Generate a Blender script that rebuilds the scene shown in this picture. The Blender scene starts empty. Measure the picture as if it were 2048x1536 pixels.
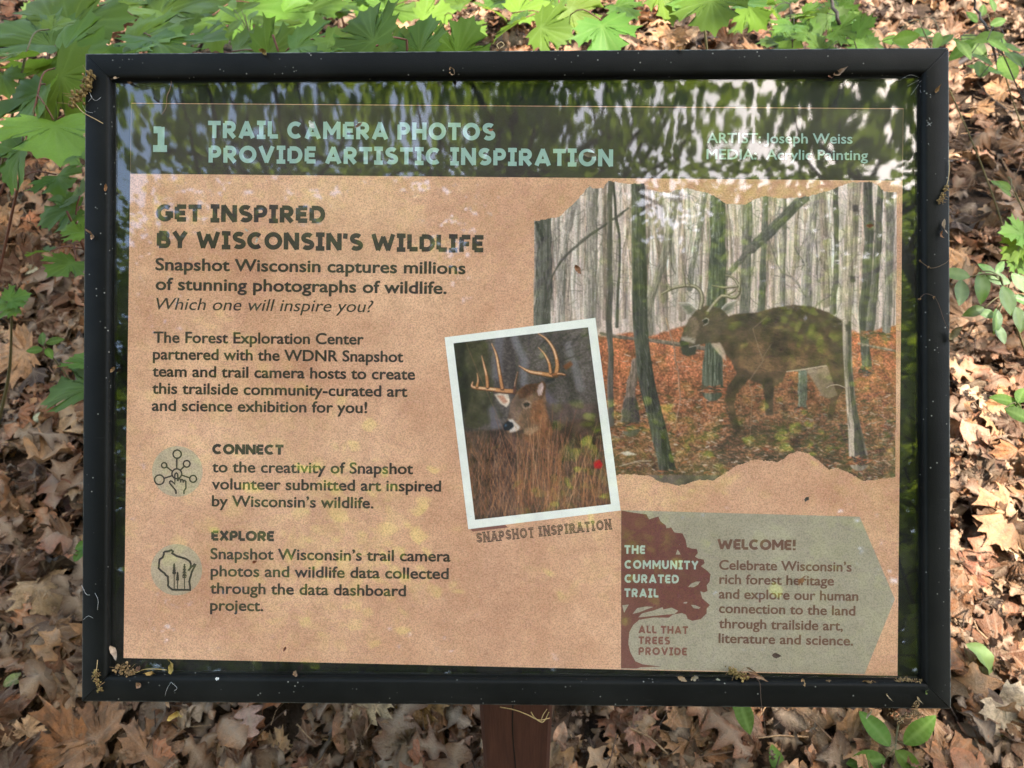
import bpy, math, random
import numpy as np
from mathutils import Vector, Matrix
random.seed(11); RNG = np.random.default_rng(11)
SC = bpy.context.scene; COL = SC.collection
R_ = math.radians

# ------------------------------------------------------------------ camera, sky, sun, exposure
TILT = R_(41)                                   # how far the face of the sign looks up
FW, FH = 0.95, 0.7177                           # outer size of the sign's frame
def rod(w):
    w = np.array(w, float); th = np.linalg.norm(w); k = w/th
    K = np.array([[0,-k[2],k[1]],[k[2],0,-k[0]],[-k[1],k[0],0]])
    return np.eye(3)+math.sin(th)*K+(1-math.cos(th))*K@K
SR = rod((-8.11003872e-03,-1.81329131e-02,-1.13673466e-03)); ST = np.array((3.33975e-04,7.94347e-03,-8.40517e-01))
BASIS = np.array([[1,0,0],[0,math.sin(TILT),-math.cos(TILT)],[0,math.cos(TILT),math.sin(TILT)]])
CAM = np.array((0.0,0.0,1.52))
S0 = CAM - BASIS@(-SR.T@ST)                     # centre of the frame's front face
CR = BASIS@SR.T                                 # camera axes in the world
FPX = 2048*27/36.0
cam = bpy.data.cameras.new('camera'); cam.lens = 27; cam.sensor_width = 36; cam.clip_start = 0.02; cam.clip_end = 400
cam.dof.use_dof = True; cam.dof.focus_distance = 0.845; cam.dof.aperture_fstop = 10.0
co = bpy.data.objects.new('camera', cam); COL.objects.link(co)
M = Matrix(CR.tolist()).to_4x4(); M.translation = Vector(CAM.tolist()); co.matrix_world = M
SC.camera = co
SUN_EL, SUN_AZ = R_(60), R_(128)                # azimuth clockwise from +Y (the way the camera looks)
SUND = np.array((math.sin(SUN_AZ)*math.cos(SUN_EL), math.cos(SUN_AZ)*math.cos(SUN_EL), math.sin(SUN_EL)))
w = bpy.data.worlds.new('World'); SC.world = w; w.use_nodes = True
sky = w.node_tree.nodes.new('ShaderNodeTexSky'); sky.sky_type = 'NISHITA'; sky.sun_disc = False
sky.dust_density = 2.2; sky.ozone_density = 0.0; sky.air_density = 1.6
sky.sun_elevation = SUN_EL; sky.sun_rotation = SUN_AZ
bg = w.node_tree.nodes['Background']; bg.inputs['Strength'].default_value = 0.15
w.node_tree.links.new(sky.outputs[0], bg.inputs[0])
sl = bpy.data.lights.new('sun', 'SUN'); sl.energy = 4.0; sl.angle = R_(0.53); sl.color = (1.0,0.95,0.87)
so = bpy.data.objects.new('sun', sl); COL.objects.link(so)
so.rotation_euler = Vector((-SUND).tolist()).to_track_quat('-Z','Y').to_euler()
so.location = (3,-6,20)
SC.view_settings.view_transform = 'Standard'; SC.view_settings.look = 'None'
SC.view_settings.gamma = 1; SC.view_settings.use_curve_mapping = False
SC.view_settings.exposure = 2.2
SC.render.engine = 'CYCLES'
SC.cycles.max_bounces = 8; SC.cycles.diffuse_bounces = 4; SC.cycles.glossy_bounces = 4
SC.cycles.transmission_bounces = 5; SC.cycles.transparent_max_bounces = 12
SC.cycles.caustics_reflective = False; SC.cycles.caustics_refractive = False

# ------------------------------------------------------------------ helpers
def ray(px, py):
    d = CR@np.array(((px-1024)/FPX, -(py-768)/FPX, -1.0)); return d
def at(px, py, depth): return CAM + ray(px,py)*depth
def gz(x, y):                                   # the slope of the forest floor
    x = np.asarray(x, float); y = np.asarray(y, float)
    up = np.where(y > 0.35, (y-0.35), 0.0)
    s = 0.20*up*up/(up+0.35)
    s = s + 0.03*np.sin(1.3*x+0.7*y)+0.02*np.sin(3.1*x-2.3*y+1)+0.012*np.sin(6.3*x+5.1*y)
    return s - 0.02
def ground_at(px, py):
    d = ray(px,py); t = 0.3
    for i in range(4000):
        p = CAM+d*t
        if p[2] <= gz(p[0],p[1]): break
        t += 0.004
    return p
def sl2w(l): return S0 + np.asarray(l, float)@BASIS.T     # sign-local to world
def sp(px, py, z):                              # point of the sign's plane at local depth z seen at a pixel of the photo
    px = np.asarray(px,float); py = np.asarray(py,float)
    d = np.stack([(px-1024)/FPX, -(py-768)/FPX, -np.ones_like(px)], -1)
    dl = d@SR                                   # to sign axes (R^T d)
    c = -SR.T@ST
    t = (z-c[2])/dl[...,2]
    return c + dl*t[...,None]
def lin(c):
    c = np.asarray(c,float)/255.0
    return np.where(c<=0.04045, c/12.92, ((c+0.055)/1.055)**2.4)
def tag(o, label, cat, group=None, kind=None):
    o['label'] = label; o['category'] = cat
    if group: o['group'] = group
    if kind: o['kind'] = kind
    return o
def empty(name, loc):
    o = bpy.data.objects.new(name, None); o.empty_display_size = 0.05
    o.location = Vector([float(v) for v in loc]); COL.objects.link(o); return o
ROOT = {}
def rootloc(o):
    while o.parent: o = o.parent
    return np.array(o.location)
def make_mesh(name, V, F, mats, smooth=True, cols=None, uvs=None, fmat=None):
    """F: list of faces or an int array (all faces of equal size)"""
    me = bpy.data.meshes.new(name); V = np.asarray(V, np.float32)
    if isinstance(F, np.ndarray):
        n, k = F.shape; loops = F.ravel().astype(np.int32); starts = np.arange(n, dtype=np.int32)*k; tot = np.full(n,k,np.int32)
    else:
        tot = np.array([len(f) for f in F], np.int32); n = len(F)
        loops = np.array([i for f in F for i in f], np.int32); starts = np.concatenate([[0],np.cumsum(tot)[:-1]]).astype(np.int32)
    me.vertices.add(len(V)); me.vertices.foreach_set('co', V.ravel())
    me.loops.add(len(loops)); me.loops.foreach_set('vertex_index', loops)
    me.polygons.add(n); me.polygons.foreach_set('loop_start', starts); me.polygons.foreach_set('loop_total', tot)
    me.polygons.foreach_set('use_smooth', np.full(n, bool(smooth)))
    if fmat is not None: me.polygons.foreach_set('material_index', np.asarray(fmat,np.int32))
    if cols is not None:
        cols = np.asarray(cols, np.float32)
        if cols.shape[1]==3: cols = np.concatenate([cols,np.ones((len(cols),1),np.float32)],1)
        a = me.color_attributes.new('tint','FLOAT_COLOR','POINT'); a.data.foreach_set('color', cols.ravel())
    if uvs is not None:
        u = me.uv_layers.new(name='UVMap'); u.data.foreach_set('uv', np.asarray(uvs,np.float32)[loops].ravel())
    me.update(calc_edges=True)
    for m in (mats if isinstance(mats,(list,tuple)) else [mats]): me.materials.append(m)
    return me
def obj(name, V, F, mats, parent=None, **k):
    V = np.asarray(V,float)
    if parent is not None: V = V - rootloc(parent)
    o = bpy.data.objects.new(name, make_mesh(name,V,F,mats,**k)); COL.objects.link(o)
    if parent is not None: o.parent = parent
    return o
def thing_mesh(name, V, F, mats, label, cat, group=None, **k):   # one-mesh thing with its origin at its middle
    V = np.asarray(V,float); c = V.mean(0)
    o = bpy.data.objects.new(name, make_mesh(name,V-c,F,mats,**k)); o.location = Vector(c.tolist()); COL.objects.link(o)
    return tag(o,label,cat,group)
def tube(P, r, n=6, cap=True):
    P = np.asarray(P,float); r = np.broadcast_to(np.asarray(r,float),(len(P),))
    T = np.gradient(P,axis=0); T /= np.linalg.norm(T,axis=1)[:,None]+1e-12
    a = np.array((0,0,1.0)) if abs(T[0][2])<0.9 else np.array((1.0,0,0))
    V=[];F=[]; u = np.cross(T[0],a); u/=np.linalg.norm(u)
    for i in range(len(P)):
        u = u - T[i]*np.dot(u,T[i]); u/=np.linalg.norm(u)+1e-12; v = np.cross(T[i],u)
        for k in range(n):
            th = 2*math.pi*k/n; V.append(P[i]+r[i]*(math.cos(th)*u+math.sin(th)*v))
    for i in range(len(P)-1):
        for k in range(n):
            F.append((i*n+k,i*n+(k+1)%n,(i+1)*n+(k+1)%n,(i+1)*n+k))
    if cap: F.append(tuple(range(n))[::-1]); F.append(tuple((len(P)-1)*n+k for k in range(n)))
    return V,F
class MB:
    def __init__(s): s.V=[];s.F=[];s.C=[]
    def add(s,V,F,c=None):
        b=len(s.V); s.V+= [tuple(v) for v in V]; s.F+=[tuple(i+b for i in f) for f in F]
        s.C += [c if c is not None else (1,1,1)]*len(V)
    def tube(s,P,r,n=6,c=None): s.add(*tube(P,r,n),c)
    def blob(s,c0,r,n=6,c=None,sq=(1,1,1)):
        V=[];F=[];c0=np.asarray(c0)
        rings=max(3,n//2)
        for i in range(rings+1):
            ph=math.pi*i/rings
            for k in range(n):
                th=2*math.pi*k/n
                V.append(c0+r*np.array((math.sin(ph)*math.cos(th)*sq[0],math.sin(ph)*math.sin(th)*sq[1],math.cos(ph)*sq[2])))
        for i in range(rings):
            for k in range(n): F.append((i*n+k,(i+1)*n+k,(i+1)*n+(k+1)%n,i*n+(k+1)%n))
        s.add(V,F,c)
def curve(P, n=24):                             # smooth Catmull-Rom through points
    P=np.asarray(P,float)
    if len(P)<3: return np.linspace(P[0],P[-1],n)
    Q=np.vstack([2*P[0]-P[1],P,2*P[-1]-P[-2]]); out=[]; m=len(P)-1
    for t in np.linspace(0,m-1e-9,n):
        i=int(t); f=t-i; a,b,c,d=Q[i],Q[i+1],Q[i+2],Q[i+3]
        out.append(0.5*((2*b)+(-a+c)*f+(2*a-5*b+4*c-d)*f*f+(-a+3*b-3*c+d)*f**3))
    return np.array(out)

# ------------------------------------------------------------------ materials
class NT:
    def __init__(s,name):
        s.m=bpy.data.materials.new(name); s.m.use_nodes=True; s.t=s.m.node_tree
        s.out=s.t.nodes['Material Output']; s.p=s.t.nodes['Principled BSDF']
    def n(s,ty,**k):
        x=s.t.nodes.new(ty)
        for a,b in k.items(): setattr(x,a,b)
        return x
    def l(s,a,b): s.t.links.new(a,b)
    def val(s,node,**k):
        for a,b in k.items(): node.inputs[a].default_value=b
        return node
    def noise(s,scale,detail=4,rough=0.5,vec=None,sc=None,dist=0):
        x=s.n('ShaderNodeTexNoise'); x.inputs['Scale'].default_value=scale; x.inputs['Detail'].default_value=detail
        x.inputs['Roughness'].default_value=rough; x.inputs['Distortion'].default_value=dist
        if vec is None:
            tc=s.n('ShaderNodeTexCoord'); vec=tc.outputs['Object']
        if sc:
            mp=s.n('ShaderNodeMapping'); mp.inputs['Scale'].default_value=sc; s.l(vec,mp.inputs['Vector']); vec=mp.outputs[0]
        s.l(vec,x.inputs['Vector']); return x.outputs['Fac']
    def ramp(s,fac,stops):
        x=s.n('ShaderNodeValToRGB'); e=x.color_ramp.elements
        while len(e)<len(stops): e.new(0.5)
        for q,(p,c) in zip(e,stops):
            q.position=p; q.color=tuple(c)+(1,) if hasattr(c,'__len__') else (c,c,c,1)
        s.l(fac,x.inputs['Fac']); return x.outputs['Color']
    def mix(s,fac,a,b,mode='MIX'):
        x=s.n('ShaderNodeMix',data_type='RGBA',blend_type=mode)
        for soc,v in ((x.inputs['Factor'],fac),(x.inputs['A'],a),(x.inputs['B'],b)):
            if isinstance(v,(int,float)): soc.default_value=v
            elif hasattr(v,'__len__'): soc.default_value=tuple(v)+(1,)
            else: s.l(v,soc)
        return x.outputs['Result']
    def mul(s,a,b,op='MULTIPLY'):
        x=s.n('ShaderNodeMath',operation=op)
        for i,v in enumerate((a,b)):
            if isinstance(v,(int,float)): x.inputs[i].default_value=v
            else: s.l(v,x.inputs[i])
        return x.outputs[0]
    def bump(s,h,strength,dist):
        b=s.n('ShaderNodeBump'); b.inputs['Strength'].default_value=strength; b.inputs['Distance'].default_value=dist
        s.l(h,b.inputs['Height']); return b.outputs[0]
    def base(s,c): 
        if hasattr(c,'__len__'): s.p.inputs['Base Color'].default_value=tuple(c)+(1,)
        else: s.l(c,s.p.inputs['Base Color'])
    def rough(s,v,spec=None):
        if isinstance(v,(int,float)): s.p.inputs['Roughness'].default_value=v
        else: s.l(v,s.p.inputs['Roughness'])
        if spec is not None: s.p.inputs['Specular IOR Level'].default_value=spec
    def attr(s,name='tint'):
        a=s.n('ShaderNodeVertexColor'); a.layer_name=name; return a
def sgb(*c): return tuple(lin(c).tolist())

def m_frame():
    t=NT('black_powder_coat')
    n1=t.noise(900,2); n2=t.noise(9,5,0.6)
    b=t.bump(n1,0.35,0.0006); t.l(b,t.p.inputs['Normal'])
    base=t.mix(t.ramp(n2,[(0.3,0.0),(0.75,1.0)]),(0.0034,0.0035,0.0034),(0.0064,0.0066,0.0063))
    vor=t.n('ShaderNodeTexVoronoi'); vor.inputs['Scale'].default_value=120
    tc=t.n('ShaderNodeTexCoord'); t.l(tc.outputs['Object'],vor.inputs['Vector'])
    spk=t.ramp(vor.outputs['Distance'],[(0.07,1.0),(0.12,0.0)])
    keep=t.ramp(t.noise(40,2),[(0.46,0.0),(0.54,1.0)])
    f=t.mul(t.mul(spk,keep),0.6)
    fine=t.ramp(t.noise(420,3,0.7),[(0.70,0.0),(0.78,0.35)])
    scr=t.ramp(t.noise(60,3,0.7,sc=(0.12,3,1)),[(0.70,0.0),(0.76,0.5)]); wash=t.ramp(t.noise(5,5,0.65),[(0.45,0.0),(0.75,0.16)])
    fine=t.mul(fine,t.ramp(t.noise(14,3),[(0.38,0.0),(0.62,1.0)]))
    c=t.mix(f,base,(0.30,0.29,0.26)); c=t.mix(fine,c,(0.16,0.16,0.15)); c=t.mix(t.mul(scr,0.25),c,(0.10,0.10,0.10)); c=t.mix(wash,c,(0.05,0.05,0.046))
    a=t.attr(); sep=t.n('ShaderNodeSeparateColor'); t.l(a.outputs['Color'],sep.inputs[0])
    wear=t.mul(sep.outputs['Red'],t.ramp(t.noise(70,5,0.7),[(0.38,0.0),(0.60,0.85)]))
    c=t.mix(wear,c,(0.22,0.22,0.20))
    t.base(c); t.rough(0.40,0.10); return t.m
def m_paper(col,dark,name,grain=0.5):
    t=NT(name)
    big=t.noise(6,6,0.68); mid=t.noise(55,4,0.6); fin=t.noise(620,2,0.6)
    c=t.mix(t.ramp(big,[(0.30,0.0),(0.68,1.0)]),tuple(min(1,x*1.06) for x in col),tuple(x*.93 for x in dark))
    c=t.mix(t.mul(t.ramp(mid,[(0.45,0.0),(0.75,1.0)]),0.28),c,tuple(x*0.66 for x in dark))
    c=t.mix(t.mul(t.ramp(fin,[(0.36,1.0),(0.56,0.0)]),grain),c,tuple(x*0.42 for x in dark))
    c=t.mix(t.mul(t.ramp(t.noise(480,2),[(0.55,0.0),(0.72,1.0)]),grain*0.5),c,tuple(min(1,x*1.35) for x in col))
    t.base(c); t.rough(0.75,0.2); return t.m
def m_ink(col,name,grain=0.25):
    t=NT(name); fin=t.noise(520,2,0.6)
    c=t.mix(t.mul(t.ramp(fin,[(0.4,0.0),(0.7,1.0)]),grain),col,tuple(min(1,x*1.6+0.03) for x in col))
    t.base(c); t.rough(0.7,0.2); return t.m
def m_print(name):
    t=NT(name); a=t.attr()
    fin=t.noise(600,2,0.6)
    c=t.mix(t.mul(t.ramp(fin,[(0.35,1.0),(0.6,0.0)]),0.22),a.outputs['Color'],(0.05,0.04,0.035))
    t.base(c); t.rough(0.7,0.2); return t.m
def m_glass():
    t=NT('polycarbonate_glazing')
    fr=t.n('ShaderNodeFresnel'); ge=t.n('ShaderNodeNewGeometry'); ior=t.mul(1.585,t.mul(t.mul(ge.outputs['Backfacing'],-2.0),1.0,'ADD'),'POWER'); t.l(ior,fr.inputs['IOR'])
    tr=t.n('ShaderNodeBsdfTransparent'); tr.inputs[0].default_value=(0.985,0.99,0.985,1)
    gl=t.n('ShaderNodeBsdfGlossy'); gl.inputs['Roughness'].default_value=0.018; gl.inputs['Color'].default_value=(1,1,1,1)
    h=t.noise(4,1,0.4,sc=(1.8,0.7,1))
    t.l(t.bump(h,0.04,0.02),gl.inputs['Normal'])
    mx=t.n('ShaderNodeMixShader'); t.l(fr.outputs[0],mx.inputs[0]); t.l(tr.outputs[0],mx.inputs[1]); t.l(gl.outputs[0],mx.inputs[2])
    # settled dust
    df=t.n('ShaderNodeBsdfDiffuse'); df.inputs[0].default_value=(0.55,0.52,0.45,1)
    tc=t.n('ShaderNodeTexCoord'); vor=t.n('ShaderNodeTexVoronoi'); vor.inputs['Scale'].default_value=160; t.l(tc.outputs['Object'],vor.inputs['Vector'])
    spk=t.ramp(vor.outputs['Distance'],[(0.05,1.0),(0.09,0.0)])
    keep=t.ramp(t.noise(24,4,0.7),[(0.53,0.0),(0.68,1.0)])
    film=t.ramp(t.noise(5,5,0.7),[(0.4,0.0),(0.8,0.03)])
    f=t.mul(t.mul(t.mul(spk,keep),0.55),film,'ADD')
    m2=t.n('ShaderNodeMixShader'); t.l(f,m2.inputs[0]); t.l(mx.outputs[0],m2.inputs[1]); t.l(df.outputs[0],m2.inputs[2])
    t.l(m2.outputs[0],t.out.inputs['Surface']); t.t.nodes.remove(t.p); return t.m
def m_post():
    t=NT('stained_redwood')
    g=t.noise(14,6,0.65,sc=(9,9,0.5),dist=0.6); g2=t.noise(60,3,0.6,sc=(5,5,0.25))
    c=t.ramp(g,[(0.25,(0.036,0.014,0.009)),(0.5,(0.060,0.022,0.014)),(0.8,(0.088,0.035,0.022))])  # stain browns with the shade under the sign put into them
    c=t.mix(t.mul(t.ramp(g2,[(0.6,0.0),(0.75,1.0)]),0.5),c,(0.04,0.014,0.01))
    t.base(c); t.rough(0.7,0.3); t.l(t.bump(g2,0.4,0.002),t.p.inputs['Normal']); return t.m
def m_leaf(name, trans=(0.24,0.36,0.035), tf=0.40, spec=0.16, rough=0.45):
    t=NT(name); a=t.attr()                      # tint carries the leaf's own colour, alpha its veins
    oi=t.n('ShaderNodeObjectInfo')
    hs=t.n('ShaderNodeHueSaturation')
    t.l(a.outputs['Color'],hs.inputs['Color'])
    t.l(t.ramp(oi.outputs['Random'],[(0.0,0.485),(1.0,0.512)]),hs.inputs['Hue'])
    v2=t.mul(oi.outputs['Random'],7.31); v2=t.mul(v2,1.0,'MODULO')
    t.l(t.ramp(v2,[(0.0,0.62),(1.0,1.28)]),hs.inputs['Value'])
    c=t.mix(t.mul(t.ramp(t.noise(38,4,0.6),[(0.35,0.0),(0.75,1.0)]),0.35),hs.outputs[0],(0.035,0.075,0.018))
    c=t.mix(t.mul(a.outputs['Alpha'],0.5),c,(0.20,0.30,0.08))
    c=t.mix(t.ramp(t.noise(62,3,0.7),[(0.70,0.0),(0.76,0.8)]),c,(0.10,0.085,0.03))
    t.base(c); t.rough(rough,spec)
    t.l(t.bump(t.noise(150,3,0.6),0.25,0.002),t.p.inputs['Normal'])
    tl=t.n('ShaderNodeBsdfTranslucent')
    t.l(t.mix(0.72,c,trans),tl.inputs[0])
    mx=t.n('ShaderNodeMixShader'); mx.inputs[0].default_value=tf
    t.l(t.p.outputs[0],mx.inputs[1]); t.l(tl.outputs[0],mx.inputs[2]); t.l(mx.outputs[0],t.out.inputs['Surface']); return t.m
def m_crown():
    t=NT('canopy_foliage'); a=t.attr(); t.base(a.outputs['Color']); t.rough(0.5,0.3)
    tl=t.n('ShaderNodeBsdfTranslucent'); t.l(t.mix(0.6,a.outputs['Color'],(0.36,0.45,0.04)),tl.inputs[0])
    mx=t.n('ShaderNodeMixShader'); mx.inputs[0].default_value=0.62
    t.l(t.p.outputs[0],mx.inputs[1]); t.l(tl.outputs[0],mx.inputs[2]); t.l(mx.outputs[0],t.out.inputs['Surface']); return t.m
def m_dead():
    t=NT('dead_leaf'); a=t.attr()
    n=t.noise(45,5,0.65); n2=t.noise(260,3,0.6)
    c=t.mix(t.mul(t.ramp(n,[(0.42,0.0),(0.66,1.0)]),0.65),a.outputs['Color'],(0.075,0.043,0.025))
    n3=t.noise(90,4,0.7); n4=t.noise(900,2,0.6)
    c=t.mix(t.mul(t.ramp(n3,[(0.55,0.0),(0.75,1.0)]),0.45),c,(0.36,0.25,0.16))
    c=t.mix(t.mul(t.ramp(n4,[(0.5,0.0),(0.75,1.0)]),0.35),c,(0.04,0.025,0.016))
    c=t.mix(t.mul(t.ramp(n2,[(0.5,0.0),(0.8,1.0)]),0.30),c,(0.05,0.03,0.02))
    c=t.mix(t.mul(a.outputs['Alpha'],0.55),c,(0.42,0.30,0.20))
    t.base(c); t.rough(0.55,0.3)
    t.l(t.bump(t.mul(n2,t.mul(n3,2.2),'ADD'),0.75,0.004),t.p.inputs['Normal'])
    tl=t.n('ShaderNodeBsdfTranslucent'); t.l(c,tl.inputs[0])
    mx=t.n('ShaderNodeMixShader'); mx.inputs[0].default_value=0.15
    t.l(t.p.outputs[0],mx.inputs[1]); t.l(tl.outputs[0],mx.inputs[2]); t.l(mx.outputs[0],t.out.inputs['Surface']); return t.m
def m_soil():
    t=NT('forest_soil'); n=t.noise(11,8,0.7); n2=t.noise(70,5,0.7)
    c=t.ramp(n,[(0.3,(0.022,0.013,0.008)),(0.55,(0.055,0.033,0.020)),(0.8,(0.11,0.07,0.042))])
    c=t.mix(t.mul(t.ramp(n2,[(0.55,0.0),(0.7,1.0)]),0.6),c,(0.16,0.10,0.065))
    t.base(c); t.rough(0.9,0.2); t.l(t.bump(n2,0.8,0.02),t.p.inputs['Normal']); return t.m
def m_bark():
    t=NT('grey_bark'); n=t.noise(10,7,0.65,sc=(4,4,0.7)); 
    c=t.ramp(n,[(0.3,(0.035,0.028,0.022)),(0.6,(0.11,0.09,0.072)),(0.85,(0.19,0.165,0.135))])
    t.base(c); t.rough(0.85,0.2); t.l(t.bump(n,0.7,0.02),t.p.inputs['Normal']); return t.m
def m_tint(name,rough=0.7,spec=0.25,nz=0.4):
    t=NT(name); a=t.attr(); n=t.noise(420,3,0.6)
    c=t.mix(t.mul(t.ramp(n,[(0.4,0.0),(0.75,1.0)]),nz),a.outputs['Color'],(0.05,0.032,0.018))
    t.base(c); t.rough(rough,spec); return t.m
def m_backing():
    t=NT('black_mat_board'); t.base(t.mix(t.ramp(t.noise(300,3),[(0.45,0.0),(0.8,1.0)]),(0.0075,0.0085,0.008),(0.014,0.015,0.014))); t.rough(0.75,0.15); return t.m
MT=dict(frame=m_frame(),glass=m_glass(),post=m_post(),back=m_backing(),
  paper=m_paper(sgb(243,190,155),sgb(209,149,117),'kraft_paper',0.5),
  band=m_paper(sgb(64,57,50),sgb(54,47,42),'dark_header_print',0.3),
  sage=m_paper(sgb(182,168,146),sgb(166,152,130),'sage_print',0.45),
  maroon=m_paper(sgb(130,82,72),sgb(116,70,62),'maroon_print',0.3),
  white=m_paper(sgb(250,244,236),sgb(240,235,227),'white_border_print',0.08),
  ink=m_ink(sgb(58,48,44),'dark_ink',0.15), mint=m_ink(sgb(148,174,163),'mint_ink',0.1), sageink=m_ink(sgb(172,183,165),'sage_ink'),
  disc=m_paper(sgb(204,180,152),sgb(186,162,136),'pale_disc_print',0.5),
  brown=m_ink(sgb(112,76,64),'brown_ink'), rust=m_ink(sgb(130,82,72),'rust_ink'), tan=m_ink(sgb(190,140,112),'tan_ink'),
  pic=m_print('painted_print'), leaf=m_leaf('green_leaf'), gloss=m_leaf('glossy_green_leaf',spec=0.55,rough=0.3),
  crown=m_crown(), dead=m_dead(), soil=m_soil(), bark=m_bark(), bits=m_tint('dry_plant_bits'), stem=m_tint('plant_stem',0.6,0.3,0.2),
  silk=m_tint('spider_silk',0.5,0.4,0.0))

# ------------------------------------------------------------------ the sign: frame, glazing, backing, post
POST_Y = 0.50; PW = 0.098
base_xy = (at(1031.5,1412,1.0)[0]/1.0*1.0, POST_Y)
d = ray(1031.5,1412); PX = d[0]*(POST_Y/d[1]); 
sign = empty('trail_sign', (PX, POST_Y+PW/2, gz(PX,POST_Y)))
tag(sign,'black framed trailside information sign tilted on a reddish wooden post','sign')
PROF=[(0,-0.045),(0,-0.0022),(0.0007,-0.0007),(0.0022,0),(0.0235,0.0),(0.0255,-0.0006),(0.0272,-0.0022),(0.0283,-0.0046),(0.0287,-0.0075),(0.0305,-0.0078),(0.0305,-0.0088),(0.0305,-0.045)]
def rail(side):
    n=260 if side in 'tb' else 200
    V=[];F=[];C=[]; L=FW if side in 'tb' else FH
    gap=0.00035
    for i in range(n+1):
        f=i/n
        for (u,z) in PROF:
            a=-L/2+u+gap; b=L/2-u-gap; s=a+(b-a)*f
            if side=='t': p=(s,FH/2-u,z)
            elif side=='b': p=(-s,-FH/2+u,z)
            elif side=='r': p=(FW/2-u,-s,z)
            else: p=(-FW/2+u,s,z)
            V.append(sl2w(p))
            wr=1.0 if (u<0.0012) else 0.0
            C.append((wr*(1.0 if side in 'rt' else 0.5),0,0))
    m=len(PROF)
    for i in range(n):
        for k in range(m): F.append((i*m+k,i*m+(k+1)%m,(i+1)*m+(k+1)%m,(i+1)*m+k))
    F.append(tuple(range(m))[::-1]); F.append(tuple(n*m+k for k in range(m)))
    o=obj('frame_rail',V,F,MT['frame'],sign,smooth=True,cols=C)
    return o
for s in 'tblr':
    o=rail(s); md=o.modifiers.new('edges','EDGE_SPLIT'); md.split_angle=R_(50)
def grid_plane(name,x0,x1,y0,y1,nx,ny,zf,mat,parent,both=None):
    X,Y=np.meshgrid(np.linspace(x0,x1,nx+1),np.linspace(y0,y1,ny+1)); Z=zf(X,Y)
    V=sl2w(np.stack([X,Y,Z],-1).reshape(-1,3)); I=np.arange((nx+1)*(ny+1)).reshape(ny+1,nx+1)
    F=np.stack([I[:-1,:-1],I[:-1,1:],I[1:,1:],I[1:,:-1]],-1).reshape(-1,4)
    if both:
        V2=sl2w(np.stack([X,Y,Z-both],-1).reshape(-1,3)); n=len(V)
        V=np.concatenate([V,V2]); F=np.concatenate([F,F[:,::-1]+n])
        ring=np.concatenate([I[0,:-1],I[:-1,-1],I[-1,:0:-1],I[:0:-1,0]]); r2=np.roll(ring,-1)
        F=np.concatenate([F,np.stack([ring,ring+n,r2+n,r2],-1)])
    return obj(name,V,F,mat,parent)
IW,IH=FW/2-0.0306,FH/2-0.0306
def bow(X,Y):
    t=np.clip(Y-(IH-0.085),0,1); return -0.0092+0.16*t*t
gp=grid_plane('glass_pane',-IW,IW,-IH,IH,40,60,bow,MT['glass'],sign,both=0.0016); md=gp.modifiers.new('edges','EDGE_SPLIT'); md.split_angle=R_(40)
grid_plane('backing_board',-IW,IW,-IH,IH,2,2,lambda X,Y:X*0-0.0142,MT['back'],sign,both=0.02)
# post, its top cut to the slope of the sign's back
def back_z(y):
    # world height of the sign's back plane (local z = -0.0345) at world depth y
    p=S0+BASIS@np.array((0,0,-0.0455)); yl=BASIS[:,1]
    return p[2]+(y-p[1])/yl[1]*yl[2]
V=[];F=[]
gx0=PX-PW/2; ys=[POST_Y,POST_Y+PW]
N=14; ch=0.005
prof=[(ch,0),(PW-ch,0),(PW,ch),(PW,PW-ch),(PW-ch,PW),(ch,PW),(0,PW-ch),(0,ch)]
for i in range(N+1):
    for (a,b) in prof:
        top=back_z(POST_Y+b)-0.001; z=-0.25+(top+0.25)*i/N; V.append((gx0+a,POST_Y+b,z))
for i in range(N):
    for k in range(8): F.append((i*8+k,i*8+(k+1)%8,(i+1)*8+(k+1)%8,(i+1)*8+k))
F.append(tuple(N*8+k for k in range(8)))
obj('post',V,F,MT['post'],sign,smooth=False)
V,F=tube([(PX-0.003+0.002*math.sin(9*t),POST_Y-0.0002,0.2+0.5*t) for t in np.linspace(0,1,20)],0.0009,5)
obj('crack',V,F,MT['back'],sign)

# ------------------------------------------------------------------ the poster
ZP=-0.0125
def pm(P,z): # photo pixels -> world on the poster plane
    P=np.asarray(P,float); return sl2w(sp(P[:,0],P[:,1],z))
def poly(name,P,z,mat,parent):
    from mathutils.geometry import tessellate_polygon
    T=tessellate_polygon([[Vector((p[0],p[1],0)) for p in P]])
    return obj(name,pm(P,z),[tuple(t) for t in T],mat,parent,smooth=False)
def flip_fix(o): return o
PAPER=[(262.5,206),(1806.5,217),(1795,1352),(247,1316)]
poster=poly('poster',PAPER,ZP,MT['paper'],sign)
SUBS=[]
def sub(o): SUBS.append(o); return o
def ppoly(name,P,lay,mat): return poly(name,P,ZP+0.00009*lay,mat,poster)
ppoly('header_band',[(262.7,206.9),(1806.2,217.9),(1804.8,361.5),(260.8,347.5)],1,MT['band'])
def c5(L): return [(1220+a/3.4133,980+b/3.4133) for a,b in L]
ppoly('welcome_panel',c5([(76,138),(1705,182),(1945,745),(1738,1256),(75,1222)]),1,MT['sage'])
TREE=[(77,139),(140,151),(200,160),(250,166),(266,200),(330,180),(346,215),(380,240),(386,262),(418,255),(440,290),(495,296),(516,340),(526,390),(560,400),(592,402),(600,430),(580,455),(602,468),(640,475),(646,500),(620,520),(660,548),(686,575),(680,625),(660,650),(666,690),(640,700),(616,690),(630,740),(682,785),(660,810),(660,842),(620,882),(560,893),(530,880),(520,852),(490,840),(430,850),(400,872),(300,870),(200,886),(160,920),(132,970),(125,1050),(140,1110),(172,1168),(222,1190),(350,1205),(210,1211),(180,1219),(75.5,1217)]
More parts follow.
